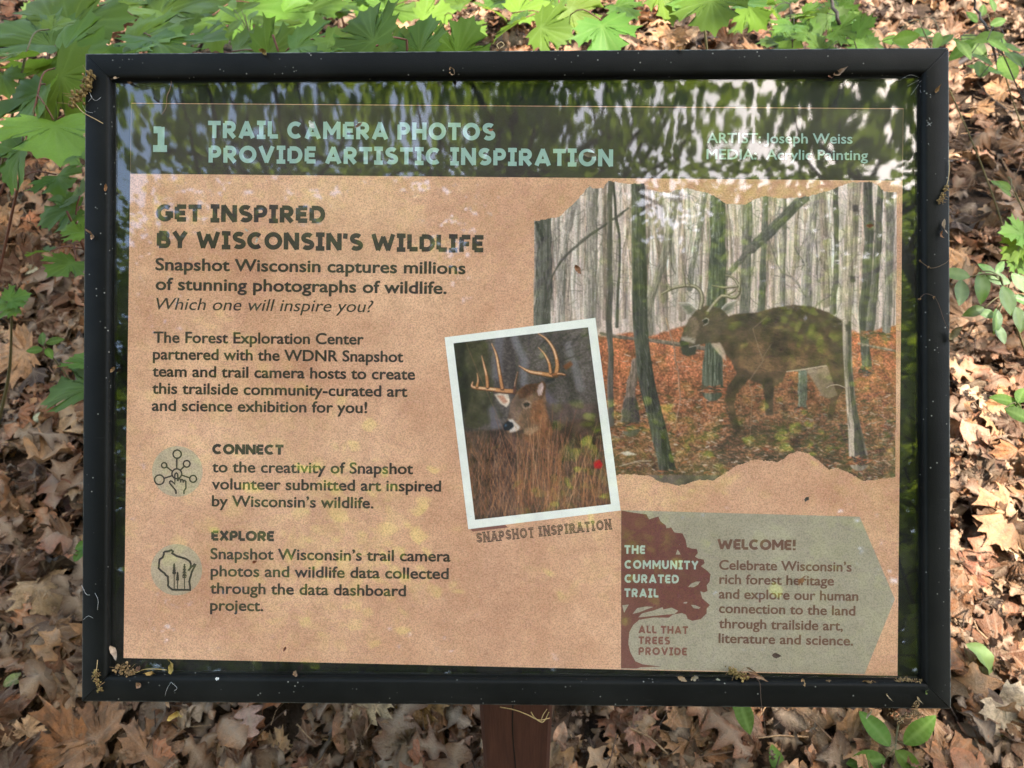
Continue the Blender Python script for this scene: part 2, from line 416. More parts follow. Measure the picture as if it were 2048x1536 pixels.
ppoly('tree_emblem',c5(TREE),2,MT['maroon'])
for h in ([(533,662),(552,640),(585,626),(617,624),(600,648),(570,664)],[(462,405),(482,440),(448,441)],[(498,772),(512,764),(530,764),(520,776)],[(553,784),(580,786),(618,802),(606,812),(570,806)],
          [(190,870),(220,842),(300,822),(358,800),(366,816),(420,803),(466,825),(440,846),(330,856),(250,864)],[(154,846),(186,806),(250,795),(296,798),(250,815),(200,835)],[(84,788),(128,782),(96,838)]):
    ppoly('emblem_gap',c5(h),3,MT['sage'])
# ---- lettering: body text from the built-in font, headings from drawn strokes
def place(U,Vv,x0,y0,x1,y1,sx,cap):      # glyph units -> photo pixels
    dx,dy=x1-x0,y1-y0; L=math.hypot(dx,dy); ex=np.array((dx/L,dy/L)); ey=np.array((ex[1],-ex[0]))
    return np.stack([x0+U*sx*ex[0]+Vv*cap*ey[0], y0+U*sx*ex[1]+Vv*cap*ey[1]],-1)
def font_mesh(txt,shear=0.0):
    c=bpy.data.curves.new('t','FONT'); c.body=txt; c.resolution_u=4; c.shear=shear
    o=bpy.data.objects.new('t',c); COL.objects.link(o); dg=bpy.context.evaluated_depsgraph_get()
    me=bpy.data.meshes.new_from_object(o.evaluated_get(dg)); V=np.array([v.co[:2] for v in me.vertices]).reshape(-1,2)
    F=[tuple(p.vertices) for p in me.polygons]
    bpy.data.objects.remove(o); bpy.data.meshes.remove(me); bpy.data.curves.remove(c); return V,F
CAPH=font_mesh('H')[0][:,1].max()
def body(lines,lay,mat,cap,bold=0.038,shear=0.0):
    VV=[];FF=[]
    for (txt,x0,y0,x1,y1) in lines:
        V,F=font_mesh(txt,shear); V=V/CAPH;  lo,hi=V[:,0].min(),V[:,0].max()
        L=math.hypot(x1-x0,y1-y0); sx=(L-2*bold*cap)/(hi-lo); k=0
        shifts=[(0,0)]+[(bold*math.cos(a),bold*0.8*math.sin(a)) for a in np.arange(8)*math.pi/4] if bold>0.02 else [(0,0),(bold,0)]
        for (a,b) in shifts:
            P=place((V[:,0]-lo)+ (a+bold)*cap/sx, V[:,1]+b, x0,y0,x1,y1,sx,cap)
            n=sum(len(v) for v in VV); VV.append(pm(P,ZP+0.00009*lay+0.000012*k)); FF+=[tuple(i+n for i in f) for f in F]; k+=1
    return obj('lettering',np.concatenate(VV),FF,mat,poster,smooth=False)
def arc(cx,cy,rx,ry,a0,a1,n=16): return [(cx+rx*math.cos(R_(a)),cy+ry*math.sin(R_(a))) for a in np.linspace(a0,a1,n)]
T_=0.25; h=T_/2; e=1-h
G={ # width, strokes (centre lines); cap height 1, stroke T_
 'A':(0.98,[[(h*.9,h*.1),(.51,.97)],[(.47,.97),(.98-h*.9,h*.1)],[(.26,.27),(.72,.27)]]),
 'B':(0.80,[[(h,h),(h,e)],[(h,e)]+arc(.46,.745,.16,.13,90,-90,10)+[(h,.61)],[(h,.55)]+arc(.50,.335,.18,.21,90,-90,12)+[(h,h)]]),
 'C':(0.92,[arc(.5,.5,.375,.375,48,312,26)]),
 'D':(0.90,[[(h,h),(h,e)],[(h,e),(.40,e)]+arc(.42,.5,.355,.375,88,-88,18)+[(.40,h),(h,h)]]),
 'E':(0.68,[[(h,h),(h,e)],[(h,e),(.66,e)],[(h,.5),(.60,.5)],[(h,h),(.66,h)]]),
 'F':(0.66,[[(h,0),(h,e)],[(h,e),(.65,e)],[(h,.48),(.58,.48)]]),
 'G':(0.96,[arc(.5,.5,.375,.375,48,318,24),[(.52,.47),(.84,.47),(.84,.20)]]),
 'H':(0.86,[[(h,0),(h,1)],[(.86-h,0),(.86-h,1)],[(h,.5),(.86-h,.5)]]),
 'I':(0.52,[[(.26,h*.8),(.26,1-h*.8)],[(.0,h*.75),(.52,h*.75)],[(.0,1-h*.75),(.52,1-h*.75)]]),
 'L':(0.62,[[(h,h),(h,1)],[(h,h),(.62,h)]]),
 'M':(1.06,[[(h,0),(h,1)],[(1.06-h,0),(1.06-h,1)],[(h*.9,.97),(.57,.28)],[(1.06-h*.9,.97),(.49,.28)]]),
 'N':(0.90,[[(h,0),(h,1)],[(.90-h,0),(.90-h,1)],[(h*.95,.97),(.90-h*.95,.03)]]),
 'O':(1.04,[arc(.52,.5,.395,.385,0,360,34)]),
 'P':(0.76,[[(h,0),(h,e)],[(h,e),(.38,e)]+arc(.40,.645,.235,.23,90,-90,14)+[(.38,.415),(h,.415)]]),
 'R':(0.82,[[(h,0),(h,e)],[(h,e),(.40,e)]+arc(.42,.655,.235,.22,90,-90,14)+[(.40,.435),(h,.435)],[(.38,.40),(.70,.03)]]),
 'S':(0.78,[arc(.40,.70,.25,.185,35,240,14)+arc(.40,.30,.27,.185,70,-145,16)]),
 'T':(0.76,[[(.38,0),(.38,e)],[(0,e),(.76,e)]]),
 'U':(0.86,[[(h,1),(h,.42)]+arc(.43,.42,.305,.30,180,360,18)+[(.86-h,.42),(.86-h,1)]]),
 'V':(0.96,[[(h*.9,1-h*.1),(.50,.04)],[(.46,.04),(.96-h*.9,1-h*.1)]]),
 'W':(1.40,[[(h*.9,1-h*.1),(.41,.03)],[(.39,.03),(.71,.84)],[(.69,.84),(1.01,.03)],[(.99,.03),(1.40-h*.9,1-h*.1)]]),
 'X':(0.90,[[(h*.9,.03),(.90-h*.9,.97)],[(h*.9,.97),(.90-h*.9,.03)]]),
 'Y':(0.92,[[(h*.9,.97),(.46,.45),(.92-h*.9,.97)],[(.46,0),(.46,.5)]]),
 "'":(0.26,[[(.13,1.0),(.10,.68)]]),
 '!':(0.30,[[(.15,1.0),(.15,.36)],[(.15,.19),(.15,.0)]]),
 '1':(0.58,[[(.33,.06),(.33,.99)],[(.02,.87),(.33,.87)],[(0,h*.8),(.58,h*.8)]]),
 ' ':(0.30,[])}
def stroke_strip(P,wd):                   # mitred band around a centre line, in glyph units
    P=np.array(P,float); n=len(P); closed=np.hypot(*(P[0]-P[-1]))<1e-6
    T=np.diff(P,axis=0); T/= np.linalg.norm(T,axis=1)[:,None]+1e-9; Nn=np.stack([-T[:,1],T[:,0]],-1); L=[];Rr=[]
    for i in range(n):
        if closed and i in (0,n-1): a,b=Nn[-1],Nn[0]
        else: a=Nn[max(i-1,0)]; b=Nn[min(i,n-2)]
        m=a+b; m/=np.linalg.norm(m)+1e-9; k=1/max(0.68,np.dot(m,b)); L.append(P[i]+m*wd/2*k); Rr.append(P[i]-m*wd/2*k)
    V=L+Rr; F=[(i,n+i,n+i+1,i+1) for i in range(n-1)]
    return np.array(V),F
def heading(lines,lay,mat,cap,wd=T_,gap=0.13,name='lettering',serif=False):
    VV=[];FF=[];nv=0
    for (txt,x0,y0,x1,y1) in lines:
        W=sum(G[c][0]+gap for c in txt)-gap; L=math.hypot(x1-x0,y1-y0); sx=L/W; u=0
        for c in txt:
            gw,st=G[c]
            if c in 'AMNVWXY': st=[[a,b] for P in st for a,b in zip(P[:-1],P[1:])]
            for k,P in enumerate(st):
                Vg,Fg=stroke_strip(P,wd*(.94 if c in 'MW' else 1))
                Q=place(Vg[:,0]+u,Vg[:,1],x0,y0,x1,y1,sx,cap)
                VV.append(pm(Q,ZP+0.00009*lay+0.000012*k)); FF+=[tuple(i+nv for i in f) for f in Fg]; nv+=len(Q)
                if serif:
                    for p in (P[0],P[-1]):
                        if c in 'OC' or abs(P[0][1]-P[-1][1])<0.3: continue
                        Vg,Fg=stroke_strip([(p[0]-.22,p[1]),(p[0]+.22,p[1])],0.10)
                        Q=place(Vg[:,0]+u,Vg[:,1],x0,y0,x1,y1,sx,cap)
                        VV.append(pm(Q,ZP+0.00009*lay+0.000012*(k+3))); FF+=[tuple(i+nv for i in f) for f in Fg]; nv+=len(Q)
            u+=gw+gap
    return obj(name,np.concatenate(VV),FF,mat,poster,smooth=False)
heading([('1',306,301.8,334,302)],3,MT['mint'],48.5,wd=0.28)
heading([('TRAIL CAMERA PHOTOS',416,276,990,280.7)],3,MT['mint'],34.5)
heading([('PROVIDE ARTISTIC INSPIRATION',417,325,1226,332.8)],3,MT['mint'],34)
body([('ARTIST: Joseph Weiss',1414,285.5,1705,287),('MEDIA:  Acrylic Painting',1413,318,1736,320)],3,MT['mint'],19.5,0.022)
heading([('GET INSPIRED',312.6,442.5,650,446),("BY WISCONSIN'S WILDLIFE",313.6,495.6,967.4,504.5)],3,MT['ink'],34,wd=0.275,gap=0.11)
body([('Snapshot Wisconsin captures millions',310.6,540,931,547.7),('of stunning photographs of wildlife.',311,579.3,893.4,587.6)],3,MT['ink'],23.5,0.042)
body([('Which one will inspire you?',312,619,747,624.5)],3,MT['ink'],23.5,0.012,0.22)
body([('The Forest Exploration Center',306.6,685,727.5,688.8),('partnered with the WDNR Snapshot',305.5,718.5,806.7,724),('team and trail camera hosts to create',304.5,752.8,830.3,759.2),
      ('this trailside community-curated art',304,787,815,793.5),('and science exhibition for you!',303.5,821.3,734.4,825.9)],3,MT['ink'],21.5,0.038)
heading([('CONNECT',424.6,908,567,909.6)],3,MT['ink'],20,wd=0.29,gap=0.07)
body([('to the creativity of Snapshot',424,944.2,826.4,948),('volunteer submitted art inspired',423.5,978.3,882.3,983),('by Wisconsin\u2019s wildlife.',423.5,1012.4,747,1016.5)],3,MT['ink'],21.5,0.036)
heading([('EXPLORE',422.8,1081,548.3,1082.3)],3,MT['ink'],19.8,wd=0.29,gap=0.07)
body([('Snapshot Wisconsin\u2019s trail camera',420.5,1117.9,901,1123),('photos and wildlife data collected',421,1152.3,897.4,1158),('through the data dashboard',420,1186.8,812,1192.3),('project.',420,1221,526.5,1222)],3,MT['ink'],21.5,0.036)
heading([('WELCOME!',1434.7,1098.7,1591.5,1100.5)],3,MT['brown'],20.8,wd=0.27,gap=0.07)
body([('Celebrate Wisconsin\u2019s',1438,1139,1703.4,1143),('rich forest heritage',1438.5,1167.5,1668,1171),('and explore our human',1437.5,1196.8,1716.6,1201.5),
      ('connection to the land',1437.5,1225.5,1710.7,1231),('through trailside art,',1437.5,1256,1685.8,1261),('literature and science.',1437,1285.5,1706.3,1291)],3,MT['brown'],18.8,0.034)
heading([('THE',1248.7,1107.4,1290.3,1108),('COMMUNITY',1249,1137.3,1397,1138.8),('CURATED',1249,1165.5,1357.7,1166.8),('TRAIL',1248.7,1193.9,1316.7,1195)],4,MT['sageink'],17.2,gap=0.16)
heading([('ALL THAT',1277,1266.5,1375.9,1268),('TREES',1277,1288.2,1340,1289.2),('PROVIDE',1277,1309.6,1373.8,1311)],4,MT['rust'],15.6,gap=0.16)
heading([('SNAPSHOT INSPIRATION',954,1085.6,1223.4,1058)],3,MT['ink'],19.5,wd=0.24,gap=0.20,serif=True)
heading([('SNAPSHOT INSPIRATION',954,1085.6,1223.4,1058)],5,MT['tan'],19.5,wd=0.055,gap=0.20,name='letter_inline')
# ---- icons
def disc(cx,cy,r,n=48): return [(cx+r*math.cos(a),cy+r*math.sin(a)) for a in np.linspace(0,2*math.pi,n,endpoint=False)]
def lines_mesh(name,LS,lay,mat):
    VV=[];FF=[];nv=0
    for k,(P,wd) in enumerate(LS):
        Vg,Fg=stroke_strip(P,wd); VV.append(pm(Vg,ZP+0.00009*lay+0.00001*k)); FF+=[tuple(i+nv for i in f) for f in Fg]; nv+=len(Vg)
    return obj(name,np.concatenate(VV),FF,mat,poster,smooth=False)
def ic(L): return [(280+a/4.389,870+b/4.389) for a,b in L]
ppoly('icon_disc',disc(354.7,942.9,50.6),1,MT['disc']); ppoly('icon_disc',disc(352.9,1139.5,51.3),1,MT['disc'])
LS=[]
for (a,b,r) in ((326,168,36),(410,253,29),(466,385,30),(170,393,42),(212,266,23),(323,340,43)): LS.append((ic(arc(a,b,r,r,0,360,30)),3.0))
for P in ([(323,206),(323,297)],[(388,275),(356,307)],[(436,376),(366,352)],[(212,380),(282,357)],[(233,280),(280,315)]): LS.append((ic(P),3.0))
ppoly('icon_disc',ic([(306,430),(306,352),(311,338),(318,333),(327,338),(332,352),(332,420)]),2,MT['disc'])
LS.append((ic([(316,518),(316,488),(262,424),(260,410),(270,402),(282,408),(306,432),(306,350),(311,338),(319,332),(327,338),(332,350),(332,405)]),2.9))
LS.append((ic([(332,405),(336,388),(348,384),(356,392),(358,418)]),2.7)); LS.append((ic([(357,400),(366,390),(376,394),(380,420)]),2.7)); LS.append((ic([(380,404),(392,398),(402,408),(403,465),(386,492),(386,518)]),2.9))
lines_mesh('network_hand_icon',LS,4,MT['ink'])
LS=[(ic([(212,1024),(208,1050),(200,1075),(172,1092),(168,1120),(164,1170),(185,1192),(214,1212),(228,1232),(245,1242),(248,1300),(245,1322),(262,1340),(285,1358),(440,1360),(440,1330),(432,1288),(438,1260),(446,1238),(455,1200),(468,1175),(486,1140),(478,1136),(450,1160),(424,1190)]),4.0),
    (ic([(212,1024),(250,1020),(275,1010),(290,1022),(282,1038),(320,1062),(402,1086),(436,1108),(446,1130),(444,1168)]),4.0)]
for (x,y0,y1,wd) in ((300,1125,1225,20),(330,1200,1278,17),(390,1130,1262,24)):
    LS.append((ic([(x,y0),(x,1358)]),1.9))
    nb=9
    for i in range(nb):
        yy=y0+8+(y1-y0-8)*i/nb; ww=wd*(0.35+0.65*i/nb)*(1 if i%2 else 0.75)
        LS.append((ic([(x-ww,yy+5),(x,yy-2),(x+ww,yy+4)]),2.4))
lines_mesh('state_outline_icon',LS,4,MT['ink'])
V,F=tube(pm(curve([(292,1003),(318,968),(345,935)],12),ZP+0.00012),0.00025,4)
obj('paper_crease',V,F,MT['tan'],poster)

# ------------------------------------------------------------------ printed pictures, painted stroke by stroke into a fine mesh
def vnoise(H,W,ch,cw,seed,oct=1):
    out=np.zeros((H,W)); amp=1;tot=0
    for o in range(oct):
        g=np.random.default_rng(seed+o); a=max(1.0,ch/2**o); b=max(1.0,cw/2**o)
        gh,gw=int(H/a)+3,int(W/b)+3; L=g.random((gh,gw))
        y=np.arange(H)/a; x=np.arange(W)/b; yi=y.astype(int); xi=x.astype(int); fy=y-yi; fx=x-xi
        fy=fy*fy*(3-2*fy); fx=fx*fx*(3-2*fx)
        A=L[yi][:,xi]*(1-fx)+L[yi][:,xi+1]*fx; B=L[yi+1][:,xi]*(1-fx)+L[yi+1][:,xi+1]*fx
        out+=amp*(A*(1-fy)[:,None]+B*fy[:,None]); tot+=amp; amp*=0.55
    return out/tot
class Ras:
    def __init__(s,x0,y0,x1,y1,st):
        s.x0,s.y0,s.st=x0,y0,st; s.W=int((x1-x0)/st)+1; s.H=int((y1-y0)/st)+1
        s.X,s.Y=np.meshgrid(x0+np.arange(s.W)*st,y0+np.arange(s.H)*st); s.c=np.zeros((s.H,s.W,3))
        s.streak=vnoise(s.H,s.W,60,3,5,2); s.fine=vnoise(s.H,s.W,2,2,9,1); s.mid=vnoise(s.H,s.W,14,14,15,3)
    def box(s,xa,ya,xb,yb):
        i0=max(0,int((ya-s.y0)/s.st)-1); i1=min(s.H,int((yb-s.y0)/s.st)+2); j0=max(0,int((xa-s.x0)/s.st)-1); j1=min(s.W,int((xb-s.x0)/s.st)+2)
        return slice(i0,max(i0,i1)),slice(j0,max(j0,j1))
    def put(s,sl,a,col,tex=0.0,kind='streak'):
        if tex: t=getattr(s,kind)[sl]; k=(1+tex*(t-0.5)*2)[...,None]
        else: k=1.0
        s.c[sl]=s.c[sl]*(1-a[...,None])+np.clip(np.asarray(col,float)*k,0,255)*a[...,None]
    def stroke(s,P,wd,col,al=1.0,soft=1.3,tex=0.0,kind='streak',edge=None):
        P=np.asarray(P,float); wd=np.broadcast_to(np.asarray(wd,float),(len(P),)); m=wd.max()/2+soft+2
        sl=s.box(P[:,0].min()-m,P[:,1].min()-m,P[:,0].max()+m,P[:,1].max()+m); X,Y=s.X[sl],s.Y[sl]
        if X.size==0: return
        best=np.full(X.shape,-1e9); side=np.zeros(X.shape)
        for i in range(len(P)-1):
            dx,dy=P[i+1]-P[i]; L2=dx*dx+dy*dy+1e-9
            t=np.clip(((X-P[i,0])*dx+(Y-P[i,1])*dy)/L2,0,1); ox=X-P[i,0]-t*dx; oy=Y-P[i,1]-t*dy
            w2=(wd[i]+(wd[i+1]-wd[i])*t)/2; v=w2-np.hypot(ox,oy); up=v>best
            side=np.where(up,(ox if abs(dy)>abs(dx) else oy)/(w2+1e-6),side); best=np.where(up,v,best)
        a=np.clip(best/soft+0.5,0,1)*al
        if edge is not None:                 # one flank lighter, the other darker: how the painter rounded the trunk
            colr=np.asarray(col,float)*(1+edge*np.clip(side,-1,1))[...,None]
            k=(1+tex*(getattr(s,kind)[sl]-0.5)*2)[...,None]
            s.c[sl]=s.c[sl]*(1-a[...,None])+np.clip(colr*k,0,255)*a[...,None]
        else: s.put(sl,a,col,tex,kind)
    def inside(s,P,sl):
        X,Y=s.X[sl],s.Y[sl]; r=np.zeros(X.shape,bool); n=len(P)
        for i in range(n):
            x1,y1=P[i]; x2,y2=P[(i+1)%n]
            if y1==y2: continue
            c=((y1>Y)!=(y2>Y))&(X<(x2-x1)*(Y-y1)/(y2-y1)+x1); r^=c
        return r
    def fill(s,P,col,al=1.0,blur=1,tex=0.0,kind='mid'):
        P=np.asarray(P,float); m=blur*s.st*2+2; sl=s.box(P[:,0].min()-m,P[:,1].min()-m,P[:,0].max()+m,P[:,1].max()+m)
        if s.X[sl].size==0: return
        a=s.inside(P,sl).astype(float)
        for _ in range(blur):
            for ax in (0,1): a=(np.roll(a,1,ax)+2*a+np.roll(a,-1,ax))/4
        s.put(sl,a*al,col,tex,kind)
    def spots(s,n,xr,yr,sz,cols,al,rs,asp=1.0):
        for i in range(n):
            x=rs.uniform(*xr); y=rs.uniform(*yr); r=rs.uniform(*sz); c=cols[rs.integers(len(cols))]; th=rs.uniform(-0.5,0.5)
            q=np.array((math.cos(th),math.sin(th)))*r*asp
            s.stroke([(x-q[0],y-q[1]),(x+q[0],y+q[1])],r,c,al*rs.uniform(0.5,1),1.2)
def raster_mesh(name,s,mask,lay,parent):
    I=-np.ones(mask.shape,int)
    f=mask[:-1,:-1]&mask[1:,:-1]&mask[:-1,1:]&mask[1:,1:]
    use=np.zeros(mask.shape,bool); use[:-1,:-1]|=f; use[1:,:-1]|=f; use[:-1,1:]|=f; use[1:,1:]|=f
    I[use]=np.arange(use.sum()); V=pm(np.stack([s.X[use],s.Y[use]],-1),ZP+0.00009*lay)
    F=np.stack([I[:-1,:-1][f],I[1:,:-1][f],I[1:,1:][f],I[:-1,1:][f]],-1)
    return obj(name,V,F,MT['pic'],parent,smooth=False,cols=lin(np.clip(s.c[use],0,255))/0.95)
def c4(L): return [(1040+a/2.363,340+b/2.363) for a,b in L]
def c3(L): return [(860+a/3.2,620+b/3.2) for a,b in L]
def painting():
    s=Ras(1062,358,1796,976,1.25); rs=np.random.default_rng(3); H0=340
    yy=s.Y
    # pale far woodland above, rust leaf floor below
    up=np.array((196,180,172.)); t=np.clip((yy-380)/280,0,1)[...,None]
    s.c[:]=(np.array((238,212,200.))*(1-t)+np.array((220,190,176.))*t)*((0.88+0.24*s.streak)*(0.93+0.14*s.mid))[...,None]
    hor=664+7*np.sin(s.X/60)+5*np.sin(s.X/17)+10*(s.mid-0.5)
    for i in range(430):
        x=rs.uniform(1060,1796); dx=rs.normal(0,16); wdt=rs.choice([1.2,1.8,3,6,10,16],p=[.3,.25,.2,.11,.08,.06]); v=rs.choice([rs.uniform(.72,.9),rs.uniform(.9,1.22)])
        c=np.array((208,184,170))*v+np.array((rs.uniform(-8,10),0,rs.uniform(-6,10)))
        y0=rs.uniform(340,520); y1=rs.uniform(600,676)
        s.stroke(curve([(x+dx,y0),(x+dx*0.4+rs.normal(0,4),y0*.6+y1*.4),(x+rs.normal(0,3),y0*.25+y1*.75),(x,y1)],9),np.linspace(wdt*.7,wdt*1.2,9)*rs.uniform(.85,1.15,9),c,rs.uniform(.35,.75),1.6,0.35,edge=-0.16)
    for i in range(70):
        x=rs.uniform(1060,1796); dx=rs.normal(0,14); y1=rs.uniform(520,672); s.stroke(curve([(x+dx,rs.uniform(350,450)),(x+dx*.5+rs.normal(0,4),470),(x+rs.normal(0,3),y1*.8+90),(x,y1)],9),np.linspace(1.0,rs.uniform(1.2,4),9),np.array((112,100,90))*rs.uniform(.75,1.35),rs.uniform(.4,.75),1.2,0.4)
    for i in range(260):                     # fine crooked branches
        x=rs.uniform(1060,1796); y=rs.uniform(380,640); L=rs.uniform(15,60); a=rs.uniform(0,6.28); P=[(x,y)]
        for k in range(4): a+=rs.uniform(-.7,.7); x+=math.cos(a)*L/4; y+=math.sin(a)*L/4; P.append((x,y))
        s.stroke(P,[1.8,1.5,1.2,1,0.7],np.array((110,100,92))*rs.uniform(.7,1.2),0.7,1.1)
    g=np.clip((yy-hor)/5+0.5,0,1); dep=np.clip((yy-670)/290,0,1)[...,None]
    fl=(np.array((182,104,70.))*(1-dep)+np.array((108,80,60.))*dep)*(0.6+0.8*s.mid)[...,None]*(0.7+0.6*s.fine)[...,None]
    s.c[:]=s.c*(1-g[...,None])+fl*g[...,None]
    warm=[(194,116,78),(168,88,56),(140,72,48),(208,154,118),(118,76,56)]; drk=[(58,48,38),(70,58,42),(48,44,36)]; cre=[(215,190,165),(190,160,132),(232,214,196)]
    s.spots(1500,(1075,1796),(664,800),(1.2,2.6),warm,0.7,rs,1.6); s.spots(1500,(1225,1796),(760,972),(1.2,3.0),warm+drk+drk,0.75,rs,1.7)
    s.spots(900,(1225,1796),(800,972),(0.9,2.2),cre,0.75,rs,1.7); s.spots(420,(1500,1796),(830,972),(1.0,2.4),[(120,120,92),(90,96,70),(60,62,46)],0.8,rs,1.8)
    s.spots(160,(1250,1796),(690,800),(0.9,2.0),cre,0.7,rs,3.0)
    s.spots(500,(1430,1720),(850,930),(1.4,3.2),[(46,44,36),(60,56,42)],0.6,rs,2.2)
    def tr(P,wd,col,tex=0.35,edge=-0.22,al=1.0):
        P=c4(P); wd=np.asarray(wd,float)/2.363
        n=34; Pc=curve(P,n); w_=np.interp(np.linspace(0,1,n),np.linspace(0,1,len(wd)),wd)*(1+.07*np.interp(np.arange(n),np.arange(0,n,3),rs.normal(0,1,len(range(0,n,3)))))
        Pc=Pc+np.stack([np.interp(np.arange(n),np.arange(0,n,4),rs.normal(0,.9,len(range(0,n,4)))),np.zeros(n)],-1); s.stroke(Pc,w_,col,al,1.8,tex,edge=edge)
        for i in range(int(w_.mean()*6)):      # bark lines
            o=rs.uniform(-.5,.5); k=rs.integers(0,n-4); q=Pc[k:k+rs.integers(2,4)]+np.array((o*w_[k],rs.uniform(-4,4)))
            s.stroke(q,rs.uniform(0.7,1.7),np.array(col)*rs.choice([0.5,0.65,0.8,1.2,1.4])*np.array((rs.uniform(.96,1.06),1,rs.uniform(.92,1.05))),0.6,1.1)
    for i in range(34):                      # the crowd of middle distance trunks
        x=rs.uniform(60,1790); lean=rs.normal(0,26); b=rs.uniform(600,740); v=rs.uniform(.75,1.12); w0=rs.uniform(12,40)
        tr([(x+lean,40),(x+lean*.45+rs.normal(0,6),330),(x,b)],[w0*.8,w0*.9,w0*1.15],tuple(np.array((178,150,136))*v),0.4,al=.8)
    tr([(345,80),(335,380),(325,690)],[58,55,60],(160,144,134)); tr([(440,60),(470,400),(455,740)],[12,12,16],(70,64,58))
    tr([(250,160),(200,420),(190,720)],[40,40,50],(168,152,142)); tr([(110,215),(115,500),(95,740)],[70,76,90],(98,92,84))
    tr([(740,90),(690,380),(620,620),(612,770)],[34,36,34,30],(140,126,112)); tr([(880,100),(830,380),(800,560)],[22,24,28],(128,118,108))
    tr([(1075,150),(1070,400),(1062,680)],[44,44,50],(118,108,100)); tr([(1160,120),(1150,400),(1140,680)],[28,28,32],(104,98,90))
    tr([(1395,120),(1360,400),(1350,650)],[46,46,54],(164,148,140)); tr([(1490,80),(1495,400),(1480,670)],[26,24,30],(98,90,82)); tr([(1250,140),(1240,660)],[20,24],(140,126,118))
    tr([(1645,55),(1645,400),(1625,700),(1640,950)],[40,44,44,44],(88,82,74)); tr([(1700,80),(1690,400),(1650,780)],[26,34,40],(100,92,84)); tr([(1750,110),(1745,450),(1730,790)],[36,36,40],(134,122,112))
    tr([(1340,130),(1180,290),(1095,370)],[48,50,44],(92,86,80)); tr([(1095,370),(1020,450),(960,525)],[34,26,20],(110,100,92))
    tr([(515,180),(400,260),(280,350),(190,440),(110,600)],[9,11,12,10,6],(88,80,74)); tr([(380,770),(470,790),(620,805),(880,845)],[14,15,16,22],(122,104,90)); tr([(75,250),(110,330)],[16,14],(58,54,50))
    tr([(1180,340),(1230,470),(1300,520),(1350,600)],[8,7,6,8],(118,104,100),al=.8); tr([(1400,640),(1490,575)],[6,4],(108,96,90)); tr([(1600,820),(1770,855)],[9,9],(150,130,112)); tr([(1300,370),(1340,440),(1330,470)],[4,4,3],(96,88,84))
    tr([(545,905),(520,1080),(520,1215)],[30,58,84],(124,104,92)); tr([(525,1110),(525,1220)],[70,84],(74,66,62),al=.8)
    tr([(935,110),(930,500),(915,800),(908,1040)],[70,84,92,104],(80,80,68),0.6); 
    for i in range(70):
        x=rs.uniform(880,960); y=rs.uniform(150,1000); s.stroke(c4([(x,y),(x+rs.uniform(-6,6),y+rs.uniform(30,90))]),rs.uniform(.8,2),rs.choice([0,1])*np.array((100,100,86))+np.array((48,50,40)),0.6,1.1)
    tr([(428,50),(425,400),(425,800),(428,1200)],[24,26,26,28],(92,82,76)); tr([(690,700),(735,880),(755,1050),(735,1230)],[5,6,6,4],(168,128,104),0.1); tr([(1335,950),(1335,1140)],[42,40],(126,128,112))
    # the buck: hind legs, body, forelegs, neck, head, antlers
    B=(86,64,47)
    s.fill(c4([(1440,920),(1540,900),(1548,1010),(1500,1080),(1480,1180),(1455,1178),(1470,1060)]),(92,66,48),1,1,0.3)
    s.fill(c4([(1350,944),(1452,922),(1500,1062),(1462,1080),(1432,1072),(1390,1000)]),(150,122,100),1,1,0.3); s.fill(c4([(1350,944),(1400,935),(1430,1072),(1400,1020)]),(178,152,128),.7,3)
    s.fill(c4([(1140,990),(1200,985),(1196,1160),(1160,1160),(1158,1080)]),(72,54,42),1,1,0.3)
    body_=[(930,720),(960,700),(1010,682),(1120,674),(1200,650),(1290,638),(1380,645),(1460,675),(1522,712),(1545,780),(1545,900),(1535,965),(1490,935),(1450,922),(1350,945),(1260,955),(1240,1000),(1190,1030),(1120,1005),(1080,990),(1022,1060),(1012,1120),(1034,1200),(1052,1246),(1030,1244),(1000,1165),(966,1085),(975,1030),(1025,962),(990,890),(960,860),(900,820),(905,770)]
    s.fill(c4(body_),B,1,1,0.45)
    s.fill(c4([(1010,684),(1120,676),(1290,640),(1460,677),(1530,720),(1535,780),(1400,730),(1200,740),(1040,760)]),(70,52,42),.75,4,0.4)
    s.fill(c4([(1040,820),(1200,800),(1400,830),(1520,880),(1430,920),(1260,945),(1120,960),(1030,930)]),(122,88,60),.6,5,0.5)
    s.fill(c4([(1180,790),(1260,790),(1270,870),(1190,890)]),(58,44,38),.6,5,0.3); s.fill(c4([(1440,720),(1535,760),(1535,900),(1470,880)]),(72,52,42),.6,5,0.3)
    for i in range(700):                      # hair
        x=rs.uniform(930,1540); y=rs.uniform(650,960)
        q=c4([(x,y)]);
        sl=s.box(q[0][0],q[0][1],q[0][0],q[0][1])
        if s.inside(c4(body_),sl)[0,0]: s.stroke(c4([(x,y),(x+rs.uniform(12,26),y+rs.uniform(-2,10))]),1.0,np.array(B)*rs.choice([.6,.75,1.2,1.4]),0.5,1.1)
    s.stroke(c4([(1260,953),(1350,941),(1448,924)]),[2,3,2],(214,186,158),.9)
    s.fill(c4([(900,820),(945,815),(970,860),(975,905),(940,870)]),(206,176,152),.85,2)
    s.fill(c4([(958,1090),(1000,1160),(1034,1240),(1015,1236),(985,1165)]),(64,48,40),.7,1)
    for (ear,inn) in (([(750,628),(800,628),(838,660),(818,690),(782,680)],[(766,640),(798,640),(824,664),(800,680)]),([(935,678),(970,635),(1022,616),(1012,660),(970,690)],[(955,672),(978,644),(1008,632),(1000,656)])):
        s.fill(c4(ear),(150,136,122),1,1,.2); s.fill(c4(inn),(108,104,86),.9,1,.3); s.stroke(c4(ear[:3]),1.6,(222,210,194),.9)
